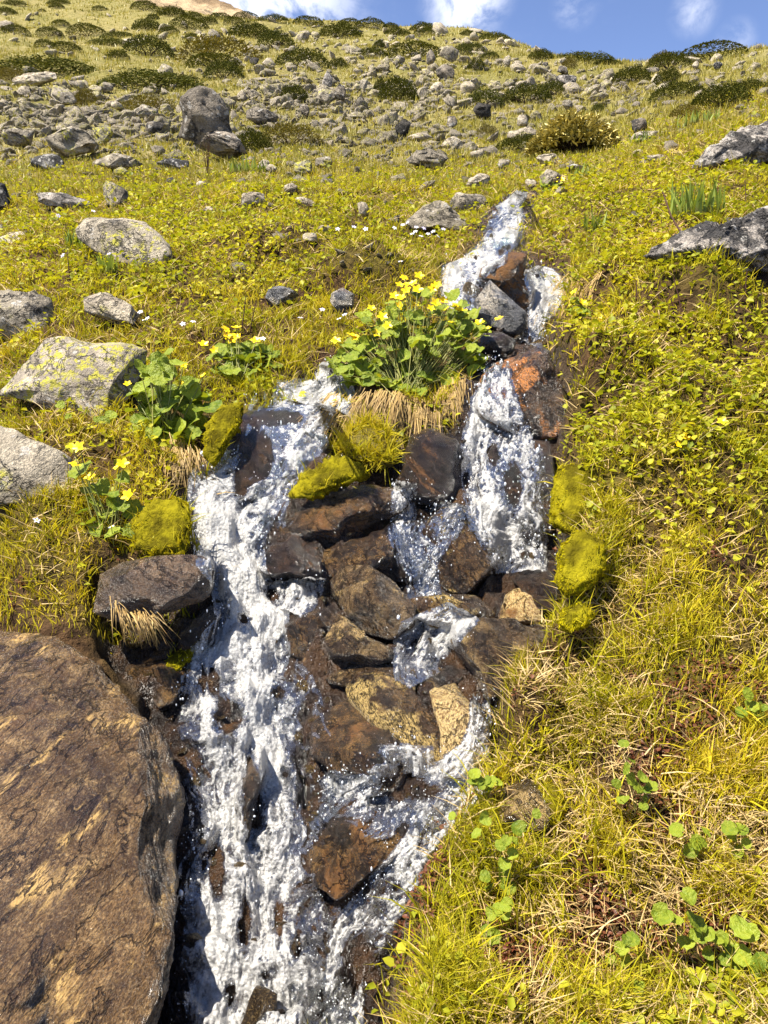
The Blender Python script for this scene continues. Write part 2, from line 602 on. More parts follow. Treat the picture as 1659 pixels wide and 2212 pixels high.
def rock_mat(name, dark, mid, light, s=1.0, yellow=0.0, white=0.0, black=0.0, gold=0.0, gold_c=(0.62, 0.40, 0.13), wet=0.0, band_rot=(0.5, 0.4, 0.2),
             moss=0.0, moss_c=(0.10, 0.045, 0.008), bump=1.0, rust=0.0, stretch=5.0, tint_var=0.0, grain=0.5, axis=None):
    from mathutils import Euler
    axis = axis or (Euler(band_rot).to_matrix() @ Vector((0, 0, 1)))
    m, nt, out = new_mat(name)
    v = obj_coords(nt)
    band = nt.frame(v, axis, stretch)
    n1 = nt.noise(band, 3.2 * s, 7, 0.62, 0.25)
    n2 = nt.noise(v, 7 * s, 6, 0.65, 0.2)
    n3 = nt.noise(v, 55 * s, 4, 0.7)
    fine = nt.noise(nt.frame(v, axis, 2.2 if stretch > 1 else .35), 120 * s, 3, 0.7)
    c = nt.mix(nt.ramp(n1, 0.36, 0.64), dark, mid)
    c = nt.mix(nt.math('MULTIPLY', nt.ramp(n2, 0.45, 0.72), 0.8), c, light)
    c = nt.mix(nt.ramp(n3, 0.52, 0.70, 0, grain), c, light)
    c = nt.mix(nt.ramp(fine, 0.56, 0.44, 0, grain + 0.1), c, dark)
    if rust > 0:
        r = nt.ramp(nt.noise(band, 1.7 * s, 5, 0.6), 0.62 - 0.2 * rust, 0.74 - 0.1 * rust, 0, 0.85)
        c = nt.mix(r, c, (0.19, 0.085, 0.024))
    if gold > 0:
        g1 = nt.noise(v if stretch > 1 else nt.frame(v, axis, .22), 4.2 * s, 4, 0.6)
        g2 = nt.noise(band, 60 * s, 4, 0.75)
        gm = nt.math('MULTIPLY', nt.ramp(g1, 0.66 - 0.3 * gold, 0.74 - 0.3 * gold), nt.ramp(g2, 0.44, 0.52))
        c = nt.mix(gm, c, gold_c)
    if black > 0:
        b = nt.ramp(nt.noise(v, 5 * s, 6, 0.72, 0.4), 0.68 - 0.2 * black, 0.73 - 0.2 * black, 0, 0.85)
        c = nt.mix(b, c, (0.028, 0.027, 0.028))
    if white > 0:
        w0 = nt.voro(nt.mapping(v, scale=(1, 1, 1)), 26 * s)
        w = nt.math('MULTIPLY', nt.ramp(w0, 0.36, 0.26), nt.ramp(nt.noise(v, 6 * s, 4, 0.6), 0.64 - 0.25 * white, 0.68 - 0.25 * white))
        c = nt.mix(nt.math('MULTIPLY', w, 0.75), c, (0.50, 0.47, 0.42))
    if yellow > 0:
        y0 = nt.noise(v, 30 * s, 5, 0.7, 0.3)
        y1 = nt.noise(v, 4.5 * s, 3, 0.5)
        y = nt.math('MULTIPLY', nt.ramp(y0, 0.50, 0.54), nt.ramp(y1, 0.62 - 0.28 * yellow, 0.70 - 0.28 * yellow))
        c = nt.mix(nt.math('MULTIPLY', y, 0.9), c, (0.46, 0.42, 0.05))
    if tint_var > 0:
        oi = nt.add('ShaderNodeObjectInfo')
        hv = nt.add('ShaderNodeHueSaturation')
        nt.put(hv.inputs['Color'], c)
        nt.put(hv.inputs['Value'], nt.ramp(oi.outputs['Random'], 0, 1, 1 - tint_var, 1 + tint_var, False))
        c = hv.outputs[0]
    rough = nt.ramp(n3, 0.3, 0.7, 0.8, 0.95)
    spec = 0.25
    mm = None
    if moss > 0:
        geo = nt.add('ShaderNodeNewGeometry')
        sx = nt.add('ShaderNodeSeparateXYZ')
        nt.put(sx.inputs[0], geo.outputs['Normal'])
        up = nt.math('ADD', nt.math('MULTIPLY', sx.outputs[2], 0.25), nt.noise(v, 6 * s, 5, 0.6))
        mm = nt.ramp(up, 0.85 - 0.35 * moss, 0.93 - 0.35 * moss)
        mc = nt.mix(nt.noise(v, 40 * s, 3, 0.6), moss_c, tuple(min(1, q * 2.6) for q in moss_c))
        c = nt.mix(mm, c, mc)
    h = nt.math('ADD', nt.math('MULTIPLY', n1, 0.9), nt.math('MULTIPLY', n3, 0.35))
    h = nt.math('ADD', h, nt.math('MULTIPLY', fine, 0.22))
    if mm is not None:
        h = nt.math('ADD', h, nt.math('MULTIPLY', nt.math('MULTIPLY', nt.noise(v, 90 * s, 3, 0.8), mm), 1.0))
    ck = nt.math('ABSOLUTE', nt.math('SUBTRACT', nt.noise(nt.frame(v, axis, 2.2 if stretch > 1 else .4), 5.5 * s, 5, 0.6, 0.5), 0.5))
    crack = nt.ramp(ck, 0.0, 0.022)
    c = nt.mix(crack, nt.mix(0.75, c, tuple(q * .35 for q in dark)), c)
    h = nt.math('ADD', h, nt.math('MULTIPLY', crack, 0.35))
    nrm = nt.bump(h, 0.9 * min(bump, 1.1), 0.055 * bump / s)
    b = principled(nt, out, c, rough, spec, nrm)
    if wet > 0:
        wr = nt.ramp(n3, 0.35, 0.65, 0.38 - 0.28 * wet, 0.52 - 0.30 * wet)
        if mm is not None:
            wr = nt.math('MAXIMUM', wr, nt.math('MULTIPLY', mm, 0.8))
        b.inputs['Specular IOR Level'].default_value = 0.5
        nt.put(b.inputs['Roughness'], wr)
        b.inputs['Coat Weight'].default_value = 0.8 * wet
        b.inputs['Coat Roughness'].default_value = 0.12
        fine_n = nt.bump(nt.math('ADD', nt.noise(v, 60 * s, 3, 0.75), nt.math('MULTIPLY', n1, 0.6)), 1.0, 0.05 / s)
        nt.put(b.inputs['Coat Normal'], fine_n)
    return m


M = {}
M['grey'] = rock_mat('grey_rock', (0.1371, 0.1155, 0.0851), (0.4187, 0.3538, 0.2578), (0.6786, 0.5848, 0.4319), s=1.0, white=.5, black=.5, yellow=.25, tint_var=.15)
M['lichen'] = rock_mat('lichened_rock', (0.2016, 0.168, 0.1277), (0.4704, 0.3965, 0.3), (0.6451, 0.5443, 0.415), s=1.6, white=.55, black=.42, yellow=.85)
M['yellowrock'] = rock_mat('yellow_lichened_rock', (0.17, 0.15, 0.10), (0.34, 0.30, 0.19), (0.48, 0.43, 0.28), s=.7, yellow=1.3, black=.2)
M['mottled'] = rock_mat('mottled_rock', (0.0345, 0.0345, 0.0345), (0.345, 0.322, 0.2875), (0.667, 0.621, 0.552), s=.8, white=.8, black=1.2)
M['pale'] = rock_mat('pale_rock', (0.2587, 0.2134, 0.1559), (0.5691, 0.4786, 0.3465), (0.7503, 0.6468, 0.4735), s=1.0, white=.5, black=.15, yellow=.2, tint_var=.12)
M['boulder'] = rock_mat('boulder_rock', (0.1092, 0.0915, 0.0711), (0.314, 0.2594, 0.1968), (0.546, 0.4641, 0.3491), s=.35, white=.6, black=.75, tint_var=.1, stretch=3)
M['outcrop'] = rock_mat('outcrop_rock', (0.0963, 0.0875, 0.0788), (0.4725, 0.4113, 0.35), (0.875, 0.77, 0.6475), s=1.0, white=.7, black=.9, stretch=6, band_rot=(0.2, 0.45, 0))
M['field'] = rock_mat('hillside_rock', (0.2355, 0.1962, 0.1357), (0.5652, 0.4789, 0.3324), (0.8478, 0.73, 0.5086), s=.45, white=.4, black=.3, yellow=.45, tint_var=.3)
M['darkrock'] = rock_mat('dark_dry_rock', (0.02, 0.018, 0.015), (0.07, 0.06, 0.05), (0.19, 0.165, 0.135), s=.5, black=.6, white=.3)
M['wetbrown'] = rock_mat('wet_brown_rock', (0.012, 0.007, 0.003), (0.08, 0.04, 0.012), (0.27, 0.15, 0.046), s=2.6, wet=1.0, rust=.35, bump=1.2)
M['wetgrain'] = rock_mat('wet_grained_rock', (0.016, 0.009, 0.004), (0.11, 0.062, 0.023), (0.36, 0.235, 0.1), s=2.6, wet=.8, gold=.42, gold_c=(.46, .31, .12), bump=1.3,
                         band_rot=(0.3, 0.7, 0.1))
M['wetgold'] = rock_mat('wet_golden_rock', (0.014, 0.008, 0.004), (0.055, 0.026, 0.009), (0.30, 0.17, 0.055), s=2.4, wet=.8, gold=.6, gold_c=(.52, .36, .12), rust=.4, bump=1.2,
                        band_rot=(0.3, 0.7, 0.3))
M['gold'] = rock_mat('golden_rock', (0.06, 0.03, 0.01), (0.24, 0.135, 0.04), (0.44, 0.28, 0.10), s=2.2, wet=.5, gold=.9, gold_c=(.50, .36, .15), rust=.7)
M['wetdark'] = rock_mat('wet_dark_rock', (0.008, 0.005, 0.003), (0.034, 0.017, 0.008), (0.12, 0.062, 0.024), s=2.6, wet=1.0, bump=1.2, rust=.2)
M['ledge'] = rock_mat('ledge_rock', (0.026, 0.015, 0.008), (0.105, 0.060, 0.028), (0.25, 0.16, 0.085), s=2.2, wet=.6, moss=.0, bump=.9, rust=.25, band_rot=(0.1, 0.3, 0))
M['mossrock'] = rock_mat('mossy_rock', (0.022, 0.018, 0.015), (0.09, 0.07, 0.055), (0.22, 0.18, 0.15), s=2.0, wet=.3, moss=1.15, moss_c=(0.11, 0.045, 0.006))
M['greyblue'] = rock_mat('slate_grey_rock', (0.0375, 0.0375, 0.04), (0.1438, 0.1413, 0.1438), (0.3, 0.2812, 0.2562), s=1.8, wet=.25, gold=.45, gold_c=(.42, .36, .27), rust=.1)
M['orange'] = rock_mat('orange_lichen_rock', (0.018, 0.012, 0.008), (0.06, 0.036, 0.018), (0.20, 0.10, 0.03), s=2.0, wet=.75, gold=.55, gold_c=(.50, .19, .04), rust=.25)
M['bigboulder'] = rock_mat('brown_streaked_boulder', (0.040, 0.020, 0.008), (0.20, 0.112, 0.042), (0.47, 0.30, 0.13), s=3.4, wet=.6, gold=.36, gold_c=(.56, .35, .12),
                           rust=.22, bump=1.5, axis=(.45, .67, .59), stretch=.13, grain=.7)


def ground_material():
    m, nt, out = new_mat('ground')
    tc = nt.add('ShaderNodeTexCoord')
    v = tc.outputs['Object']
    ch = nt.attr('chan')
    far = nt.attr('far')
    n1 = nt.noise(v, 2.2, 5, 0.6)
    n2 = nt.noise(v, 28, 5, 0.65)
    soil = nt.mix(nt.ramp(n2, 0.3, 0.7), (0.020, 0.011, 0.006), (0.10, 0.056, 0.026))
    green = nt.mix(nt.ramp(n2, 0.35, 0.65), (0.055, 0.045, 0.008), (0.16, 0.13, 0.022))
    nearc = nt.mix(nt.ramp(n1, 0.42, 0.75, 0, .8), soil, green)
    f1 = nt.noise(v, 0.16, 6, 0.62)
    f2 = nt.noise(v, 1.3, 6, 0.7)
    f3 = nt.noise(v, 5.0, 4, 0.7)
    hill = nt.mix(nt.ramp(f1, 0.35, 0.65), (0.205, 0.180, 0.050), (0.30, 0.245, 0.095))
    hill = nt.mix(nt.ramp(f2, 0.42, 0.66, 0, .75), hill, (0.125, 0.118, 0.026))
    hill = nt.mix(nt.ramp(f3, 0.52, 0.70, 0, .5), hill, (0.34, 0.275, 0.16))
    hill = nt.mix(nt.ramp(f3, 0.46, 0.34, 0, .6), hill, (0.085, 0.066, 0.022))
    c = nt.mix(far, nearc, hill)
    wetc = nt.mix(nt.ramp(nt.noise(v, 9, 6, 0.65), 0.38, 0.68), (0.010, 0.006, 0.004), (0.060, 0.030, 0.012))
    wetc = nt.mix(nt.ramp(nt.noise(v, 60, 4, 0.7), 0.6, 0.72, 0, .5), wetc, (0.25, 0.15, 0.06))
    c = nt.mix(ch, c, wetc)
    h = nt.math('ADD', nt.math('MULTIPLY', n2, 1.0), nt.math('MULTIPLY', nt.noise(v, 120, 3, 0.7), 0.5))
    nrm = nt.bump(h, 0.9, 0.03)
    nrm2 = nt.bump(nt.math('MULTIPLY', far, nt.math('ADD', f2, nt.math('MULTIPLY', f3, 0.4))), 0.7, 0.35, nrm)
    rough = nt.math('SUBTRACT', 0.95, nt.math('MULTIPLY', ch, 0.72))
    b = principled(nt, out, c, rough, nt.math('ADD', 0.1, nt.math('MULTIPLY', ch, .4)), nrm2)
    return m


M['ground'] = ground_material()

# ------------------------------------------------------------------ hillside and stream bed
TX = np.stack([GX, GY, Z + EYE], -1).reshape(-1, 3)
TF = grid_faces(len(ga), len(gL))
far_attr = sstep(np.log(GY), math.log(4.5), math.log(11)).ravel()
hill = link('hillside', make_mesh('hillside', TX, TF, M['ground'], True, {'chan': chan.ravel(), 'far': far_attr}), kind='structure')


# a brown summit far behind the ridge
def summit():
    n, m_ = 120, 70
    px = np.linspace(-250, 640, n)
    base = 2600.0
    top_row = np.interp(px, [-250, 100, 330, 440, 480, 520, 556, 600, 640], [-260, -210, -60, -14, 2, 18, 38, 56, 74])
    V = np.zeros((n, m_, 3))
    for j in range(m_):
        t = j / (m_ - 1)
        row = top_row * 1 + (150) * t
        dist = base - 900 * t
        a, e = ray_a(px, top_row)
        zt = e * base
        z = zt - t * 600
        rg = fbm(px / 60.0 + t * 1.2, np.full(n, t * 5.0), o=5) * 60 * (0.25 + t)
        V[:, j, 0] = a * base
        V[:, j, 1] = dist + rg * 1.5
        V[:, j, 2] = z + EYE + rg * 0.45 * min(1, t * 6) + fbm(px / 14, np.full(n, t * 9.), o=3) * 8
    m, nt, out = new_mat('summit_rock')
    v = nt.add('ShaderNodeTexCoord').outputs['Object']
    n1 = nt.noise(nt.mapping(v, scale=(1, 1, 1.4), rot=(0, .7, 0)), 0.008, 8, 0.65)
    c = nt.mix(nt.ramp(n1, 0.4, 0.6), (0.22, 0.15, 0.085), (0.46, 0.34, 0.20))
    c = nt.mix(nt.ramp(nt.noise(v, 0.03, 5, .7), .55, .65, 0, .7), c, (0.12, 0.10, 0.07))
    principled(nt, out, c, 0.95, 0.05, nt.bump(n1, 1.0, 25.0))
    F = grid_faces(n, m_)[:, ::-1]
    link('mountain_peak', make_mesh('mountain_peak', V.reshape(-1, 3), F, m), kind='structure')


summit()

# ------------------------------------------------------------------ rocks
_ico = {}


def ico(sub):
    if sub not in _ico:
        bm = bmesh.new()
        bmesh.ops.create_icosphere(bm, subdivisions=sub, radius=1)
        V = np.array([v.co for v in bm.verts])
        F = np.array([[v.index for v in f.verts] for f in bm.faces])
        bm.free()
        _ico[sub] = (V, F)
    return _ico[sub]


def facet(V, rs, k, lo=0.62, hi=0.95, zbias=0.0):
    n = rs.normal(size=(k, 3))
    n[:, 2] -= zbias
    n /= np.linalg.norm(n, axis=1)[:, None]
    d = rs.uniform(lo, hi, k)
    dots = V @ n.T
    sc = np.where(dots > d, d / np.maximum(dots, 1e-6), 1.0)
    return V * np.min(sc, axis=1)[:, None]


def vert_normals(V, F):
    fn = np.cross(V[F[:, 1]] - V[F[:, 0]], V[F[:, 2]] - V[F[:, 0]])
    N = np.zeros_like(V)
    for k in range(3):
        np.add.at(N, F[:, k], fn)
    return N / (np.linalg.norm(N, axis=1)[:, None] + 1e-12)


def roughen(V, F, size, rs, amp=0.05, strata=0.0, sdir=(0.3, 0.2, 1.0), freq=1.0):
    off = rs.uniform(0, 50, 3)
    q = V / size * freq
    N = vert_normals(V, F)
    d = fbm(q[:, 0] * 2 + off[0], q[:, 1] * 2 + off[1], q[:, 2] * 2 + off[2], o=6, gain=0.6) * amp * size
    r = 1 - np.abs(fbm(q[:, 0] * 3.1 + off[1], q[:, 1] * 3.1 + off[2], q[:, 2] * 3.1 + off[0], o=3))
    d += (r - 0.7) * amp * size * 0.5
    if strata > 0:
        sd = np.array(sdir, float)
        sd /= np.linalg.norm(sd)
        t = (q @ sd) * 7 + fbm(q[:, 0] * 1.5, q[:, 1] * 1.5, q[:, 2] * 1.5) * 0.9
        saw = np.abs((t % 1.0) - 0.5) * 2
        d += (saw ** 3 - 0.25) * strata * size * -1
    return V + N * d[:, None]


def hull(P):
    bm = bmesh.new()
    for p in P:
        bm.verts.new(p)
    r = bmesh.ops.convex_hull(bm, input=bm.verts)
    junk = [g for g in r['geom_interior'] if isinstance(g, bmesh.types.BMVert)] + [g for g in r['geom_unused'] if isinstance(g, bmesh.types.BMVert)]
    bmesh.ops.delete(bm, geom=list(set(junk)), context='VERTS')
    bmesh.ops.triangulate(bm, faces=bm.faces)
    bm.verts.ensure_lookup_table()
    bm.verts.index_update()
    V = np.array([v.co for v in bm.verts])
    F = np.array([[v.index for v in f.verts] for f in bm.faces])
    bm.free()
    return V, F


def split_faces(V, F, rs, amp, n=1):
    """cut every facet in four and roughen it a little"""
    for _ in range(n):
        mid = {}
        V = list(V)
        out = []

        def m(a, b):
            k = (min(a, b), max(a, b))
            if k not in mid:
                L_ = np.linalg.norm(V[a] - V[b])
                mid[k] = len(V)
                V.append((V[a] + V[b]) / 2 + rs.normal(0, amp * L_, 3))
            return mid[k]
        for a, b, c in F:
            ab, bc, ca = m(a, b), m(b, c), m(c, a)
            out += [(a, ab, ca), (b, bc, ab), (c, ca, bc), (ab, bc, ca)]
        V, F = np.array(V), np.array(out)
    return V, F


STREAM_GEO = []      # rocks that carry water
ALL_ROCK_GEO = []


def outline_rock(name, poly, mat, label, cat='rock', depth=0.75, tilt=0.45, sub=5, seed=1, amp=0.045, strata=0.0, facets=14, group=None, stream=False, y=None,
                 base=None, sink=0.12, ex=0.62, sdir=(0.3, 0.2, 1.0), freq=1.0, push=0.0, lo=.62, fix=False, hard=False, chunky=True):
    """a solid rock whose front outline follows the photo; its distance comes from the ground at its foot"""
    rs = np.random.RandomState(seed)
    P = np.array(poly, float)
    lowest = P[P[:, 1].argmax()]
    if base is None:
        base = (P[P[:, 1] > lowest[1] - 0.15 * (np.ptp(P[:, 1]))][:, 0].mean(), lowest[1])
    if y is None or (stream and not fix):
        hp = gh(base[0], min(base[1], 2230))
        y = hp[1]
    a, e = ray_a(base[0], base[1])
    foot = np.array([a * y, y, e * y + EYE])
    d0 = foot[1] * cp_ + (foot[2] - EYE) * sp_        # forward depth at the foot
    mpp = d0 * TV / 1106.0
    c = (P.min(0) + P.max(0)) / 2
    hw = np.ptp(P[:, 0]) / 2 * mpp
    hh = np.ptp(P[:, 1]) / 2 * mpp
    D = depth * math.sqrt(hw * hh)
    dc = d0 + D * (0.2 if stream else (0.12 if sub < 5 else .4)) + tilt * hh * (1.0 if stream or sub > 4 else .55) + push
    mpp = dc * TV / 1106.0
    X, Yv, Zv = ray(c[0], c[1])
    cen = np.array([X, Yv, Zv]) * dc + np.array([0, 0, EYE])
    f = np.array([X, Yv, Zv])
    f /= np.linalg.norm(f)
    r = np.array([1.0, 0, 0])
    u = np.cross(r, f)
    # radius by angle
    q = (P - c) * mpp
    q[:, 1] *= -1
    th = np.linspace(-math.pi, math.pi, 721)
    ct, st = np.cos(th), np.sin(th)
    R = np.zeros_like(th)
    for i in range(len(q)):
        p0, p1 = q[i], q[(i + 1) % len(q)]
        ed = p1 - p0
        den = ct * ed[1] - st * ed[0]
        den = np.where(np.abs(den) < 1e-9, 1e-9, den)
        t = (p0[0] * ed[1] - p0[1] * ed[0]) / den
        s_ = (p0[0] * st - p0[1] * ct) / den
        ok = (t > 0) & (s_ >= -1e-6) & (s_ <= 1 + 1e-6)
        R = np.where(ok, np.maximum(R, t), R)
    R = np.where(R == 0, min(hw, hh), R)
    V, F = ico(sub)
    cc = np.sqrt(V[:, 0] ** 2 + V[:, 1] ** 2)
    ang = np.arctan2(V[:, 1], V[:, 0])
    sz = np.sign(V[:, 2]) * np.abs(V[:, 2]) ** ex
    cr = cc ** ex
    B = np.stack([cr * np.cos(ang), cr * np.sin(ang), sz], 1)
    B = facet(B, rs, min(facets, 9) if stream and not hard else facets, max(lo, .72) if stream and not hard else lo, .98, zbias=0.7)
    rad = np.sqrt(B[:, 0] ** 2 + B[:, 1] ** 2)
    ang = np.arctan2(B[:, 1], B[:, 0])
    Rv = np.interp(ang, th, R)
    lx, ly = rad * Rv * np.cos(ang), rad * Rv * np.sin(ang)
    lz = B[:, 2] * D + tilt * ly
    W_ = lx[:, None] * r + ly[:, None] * u + lz[:, None] * f
    W_ = roughen(W_, F, math.sqrt(hw * hh), rs, amp, strata, sdir, freq)
    if sub < 5 and not stream and chunky:
        W_, F = hull(W_[rs.choice(len(W_), 40, replace=False)])
        W_ = W_ * 1.14 + u * hh * .16
        W_, F = split_faces(W_, F, rs, .05, 2 if sub == 4 else 1)
    V3 = cen + W_
    org = np.array([cen[0], cen[1], V3[:, 2].min()])
    o = link(name, make_mesh(name, V3 - org, F, mat, sub > 4), label=label, cat=cat, group=group, loc=org)
    if stream:
        STREAM_GEO.append((V3, F))
    ALL_ROCK_GEO.append((V3, F))
    return o


def h2(pts, ox=0.0, oy=0.0):
    """enlarged-crop coordinates -> photo grid"""
    return [(x / 2 + ox, y / 2 + oy) for x, y in pts]


def box_poly(x0, y0, x1, y1, seed, n=9):
    rs = np.random.RandomState(seed)
    cx, cy, w, h = (x0 + x1) / 2, (y0 + y1) / 2, (x1 - x0) / 2, (y1 - y0) / 2
    an = np.sort((np.arange(n) + rs.uniform(-.35, .35, n)) / n * 2 * math.pi)
    pts = []
    for t in an:
        k = rs.uniform(.86, 1.1)
        c, s_ = math.cos(t), math.sin(t)
        m_ = (abs(c) ** 2.6 + abs(s_) ** 2.6) ** (-1 / 2.6)
        pts.append((cx + w * c * m_ * k, cy - h * s_ * m_ * k))
    return pts


# --- the stream's own rocks
o5 = (0, 1036.9)
o6 = (829.5, 1036.9)
o7 = (0, 1624.5)
o8 = (829.5, 1624.5)
o4 = (829.5, 518.4)
o3 = (0, 518.4)
o2 = (829.5, 0)
OR = outline_rock
OR('boulder', [(-420, 1215), (0, 1235), (60, 1262), (110, 1300), (150, 1335), (188, 1378), (222, 1420), (262, 1462), (288, 1502), (315, 1537), (345, 1577), (365, 1612), (385, 1650),
               (402, 1690), (397, 1750), (383, 1825), (372, 1925), (362, 2025), (345, 2100), (322, 2175), (300, 2260), (280, 2500), (-420, 2500)], M['bigboulder'],
   'huge smooth brown boulder with golden slanting streaks beside the foaming water', 'boulder', depth=.42, tilt=.55, sub=6, seed=3, push=.03, amp=.02, strata=.010, sdir=(.72, .15, .6),
   facets=3, y=0.88, base=(100, 2300), ex=.42, freq=2.2, stream=True, lo=.94, fix=True)
OR('ledge_rock', [(205, 1328), (215, 1240), (262, 1212), (300, 1205), (370, 1194), (435, 1195), (458, 1212), (464, 1252), (453, 1288), (440, 1300), (385, 1318), (325, 1338), (262, 1345)],
   M['ledge'], 'flat dark brown ledge of rock jutting from the turf over a black hollow', depth=.9, tilt=.35, sub=5, seed=11, amp=.028, strata=.012, facets=8, y=1.60, base=(380, 1318), stream=True, fix=True)
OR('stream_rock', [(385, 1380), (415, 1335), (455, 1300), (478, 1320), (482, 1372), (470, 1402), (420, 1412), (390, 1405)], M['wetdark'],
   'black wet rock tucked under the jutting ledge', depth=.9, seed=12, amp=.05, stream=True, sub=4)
OR('stream_rock', [(262, 1440), (300, 1420), (360, 1400), (420, 1395), (440, 1430), (400, 1470), (380, 1520), (350, 1530), (310, 1500)], M['wetbrown'],
   'wet brown rock holding a stranded yellow-green moss clump below the hollow', depth=.8, seed=13, amp=.05, stream=True, tilt=.7, sub=4)
OR('stream_rock', [(560, 1150), (590, 1105), (640, 1090), (700, 1060), (760, 1050), (800, 1025), (880, 1030), (918, 1062), (905, 1110), (850, 1130), (790, 1165), (700, 1172), (620, 1185)], M['wetbrown'],
   'broad wet chestnut ledge right of the left waterfall, tufted with grass', depth=.8, tilt=.75, sub=5, seed=15, amp=.05, strata=.03, facets=20, stream=True, hard=True, lo=.5)
OR('stream_rock', [(545, 1195), (580, 1160), (640, 1150), (690, 1180), (700, 1240), (660, 1275), (600, 1262), (560, 1235)], M['wetdark'],
   'dripping blackish step of rock under the broad chestnut ledge', depth=.9, tilt=.6, sub=5, seed=16, amp=.06, strata=.02, facets=18, stream=True, hard=True, lo=.5)
OR('stream_rock', [(670, 1215), (700, 1165), (780, 1150), (850, 1120), (895, 1150), (905, 1215), (870, 1265), (790, 1285), (710, 1270)], M['wetbrown'],
   'rust-streaked dripping rock face left of the slanted coarse-grained rock', depth=.8, tilt=.6, sub=5, seed=46, amp=.06, strata=.02, facets=18, stream=True, hard=True, lo=.5)
OR('stream_rock', [(710, 1252), (735, 1220), (790, 1214), (850, 1255), (898, 1312), (893, 1352), (842, 1387), (800, 1377), (748, 1332), (718, 1292)], M['wetgrain'],
   'slanted coarse-grained brown rock leaning between the two cascades', depth=.8, tilt=.35, sub=5, seed=17, amp=.03, strata=.012, facets=12, stream=True, y=1.76)
OR('stream_rock', [(612, 1345), (640, 1312), (700, 1306), (738, 1336), (728, 1392), (655, 1425), (625, 1412)], M['wetbrown'],
   'rounded glossy rust-brown rock pressed against the main white torrent', depth=.9, seed=18, amp=.04, stream=True, sub=5, y=1.68)
OR('stream_rock', [(700, 1380), (730, 1322), (790, 1372), (850, 1400), (862, 1428), (800, 1440), (710, 1426)], M['wetgrain'],
   'low wet glittering rock under the slanted coarse-grained one', depth=.7, seed=19, amp=.05, stream=True, sub=4)
OR('stream_rock', [(905, 1140), (955, 1097), (1020, 1086), (1075, 1108), (1102, 1160), (1092, 1212), (1072, 1262), (1020, 1290), (972, 1278), (925, 1240), (900, 1180)], M['wetgold'],
   'round boulder with a golden sunlit face splashed by the right cascade', depth=.9, tilt=.45, seed=20, amp=.04, facets=12, stream=True, y=1.93)
OR('stream_rock', [(1072, 1345), (1090, 1285), (1122, 1268), (1152, 1284), (1174, 1317), (1180, 1350)], M['gold'],
   'small pointed golden rock between dark boulder and round boulder', depth=.9, seed=21, amp=.04, stream=True, sub=4, y=1.76)
OR('stream_rock', [(972, 1385), (992, 1342), (1040, 1332), (1130, 1334), (1205, 1340), (1218, 1372), (1165, 1420), (1140, 1455), (1095, 1490), (1050, 1512), (1012, 1466), (983, 1420)],
   M['wetgrain'], 'large flat-topped dark brown boulder jammed against the right bank', 'boulder', depth=.8, tilt=.7, seed=22, amp=.028, strata=.01, facets=9, stream=True, y=1.52, sub=5)
OR('stream_rock', [(742, 1490), (770, 1445), (830, 1440), (885, 1470), (935, 1525), (962, 1580), (962, 1650), (930, 1676), (890, 1660), (820, 1620), (760, 1560)], M['wetgold'],
   'sloping boulder speckled gold and black in the middle of the stream', 'boulder', depth=.8, tilt=.7, seed=23, amp=.04, facets=12, stream=True, y=1.44)
OR('stream_rock', [(925, 1490), (985, 1470), (1030, 1515), (1055, 1570), (1058, 1630), (1000, 1672), (955, 1672), (950, 1580)], M['gold'],
   'orange and golden slab between gold-speckled boulder and right bank', depth=.6, tilt=.8, seed=24, amp=.035, stream=True, y=1.42, sub=4)
OR('stream_rock', [(672, 1560), (735, 1505), (800, 1530), (870, 1600), (905, 1650), (880, 1700), (800, 1715), (700, 1695), (675, 1640)], M['wetbrown'],
   'black-brown glistening rock below the gold-speckled boulder', depth=.8, tilt=.6, seed=25, amp=.05, stream=True, y=1.35, sub=5)
OR('stream_rock', [(512, 1720), (535, 1645), (566, 1622), (574, 1670), (556, 1730), (545, 1815), (520, 1830)], M['wetbrown'],
   'narrow upright brown rock standing alone in the main torrent', depth=1.0, tilt=.3, seed=26, amp=.04, stream=True, y=1.2, sub=4)
OR('stream_rock', [(665, 1840), (715, 1770), (800, 1740), (900, 1745), (930, 1800), (880, 1850), (810, 1900), (730, 1930), (680, 1900)], M['wetbrown'],
   'low sheeted rock parting the lower torrent from its right branch', depth=.6, tilt=.7, seed=27, amp=.05, stream=True, sub=5)
OR('stream_rock', [(690, 2120), (760, 2020), (840, 2010), (860, 2120), (840, 2300), (700, 2300)], M['wetbrown'],
   'dark dripping rock at the foot of the grassy right bank', depth=.6, tilt=.7, seed=28, amp=.05, stream=True, y=.97, base=(760, 2290), sub=5)
OR('stream_rock', [(850, 985), (880, 945), (930, 925), (985, 940), (1015, 985), (1010, 1065), (960, 1100), (890, 1080), (858, 1040)], M['wetdark'],
   'black wet rock under the straw fringe between both waterfalls', depth=.7, tilt=.3, seed=29, amp=.06, stream=True, sub=4, y=2.24)
OR('stream_rock', [(1015, 800), (1060, 768), (1110, 766), (1165, 741), (1188, 757), (1200, 808), (1230, 862), (1235, 915), (1205, 945), (1130, 950), (1040, 900), (1015, 850)], M['orange'],
   'wet rock with orange patches that the right waterfall pours over', depth=.7, tilt=.75, seed=30, amp=.04, facets=12, stream=True, y=2.42)
OR('stream_rock', [(1000, 685), (1030, 643), (1055, 604), (1082, 628), (1112, 653), (1138, 675), (1140, 705), (1120, 726), (1080, 720), (1030, 702)], M['greyblue'],
   'grey wedge-shaped rock splitting the upper stream', depth=.9, tilt=.3, seed=31, amp=.022, strata=.008, facets=10, stream=True, sub=5)
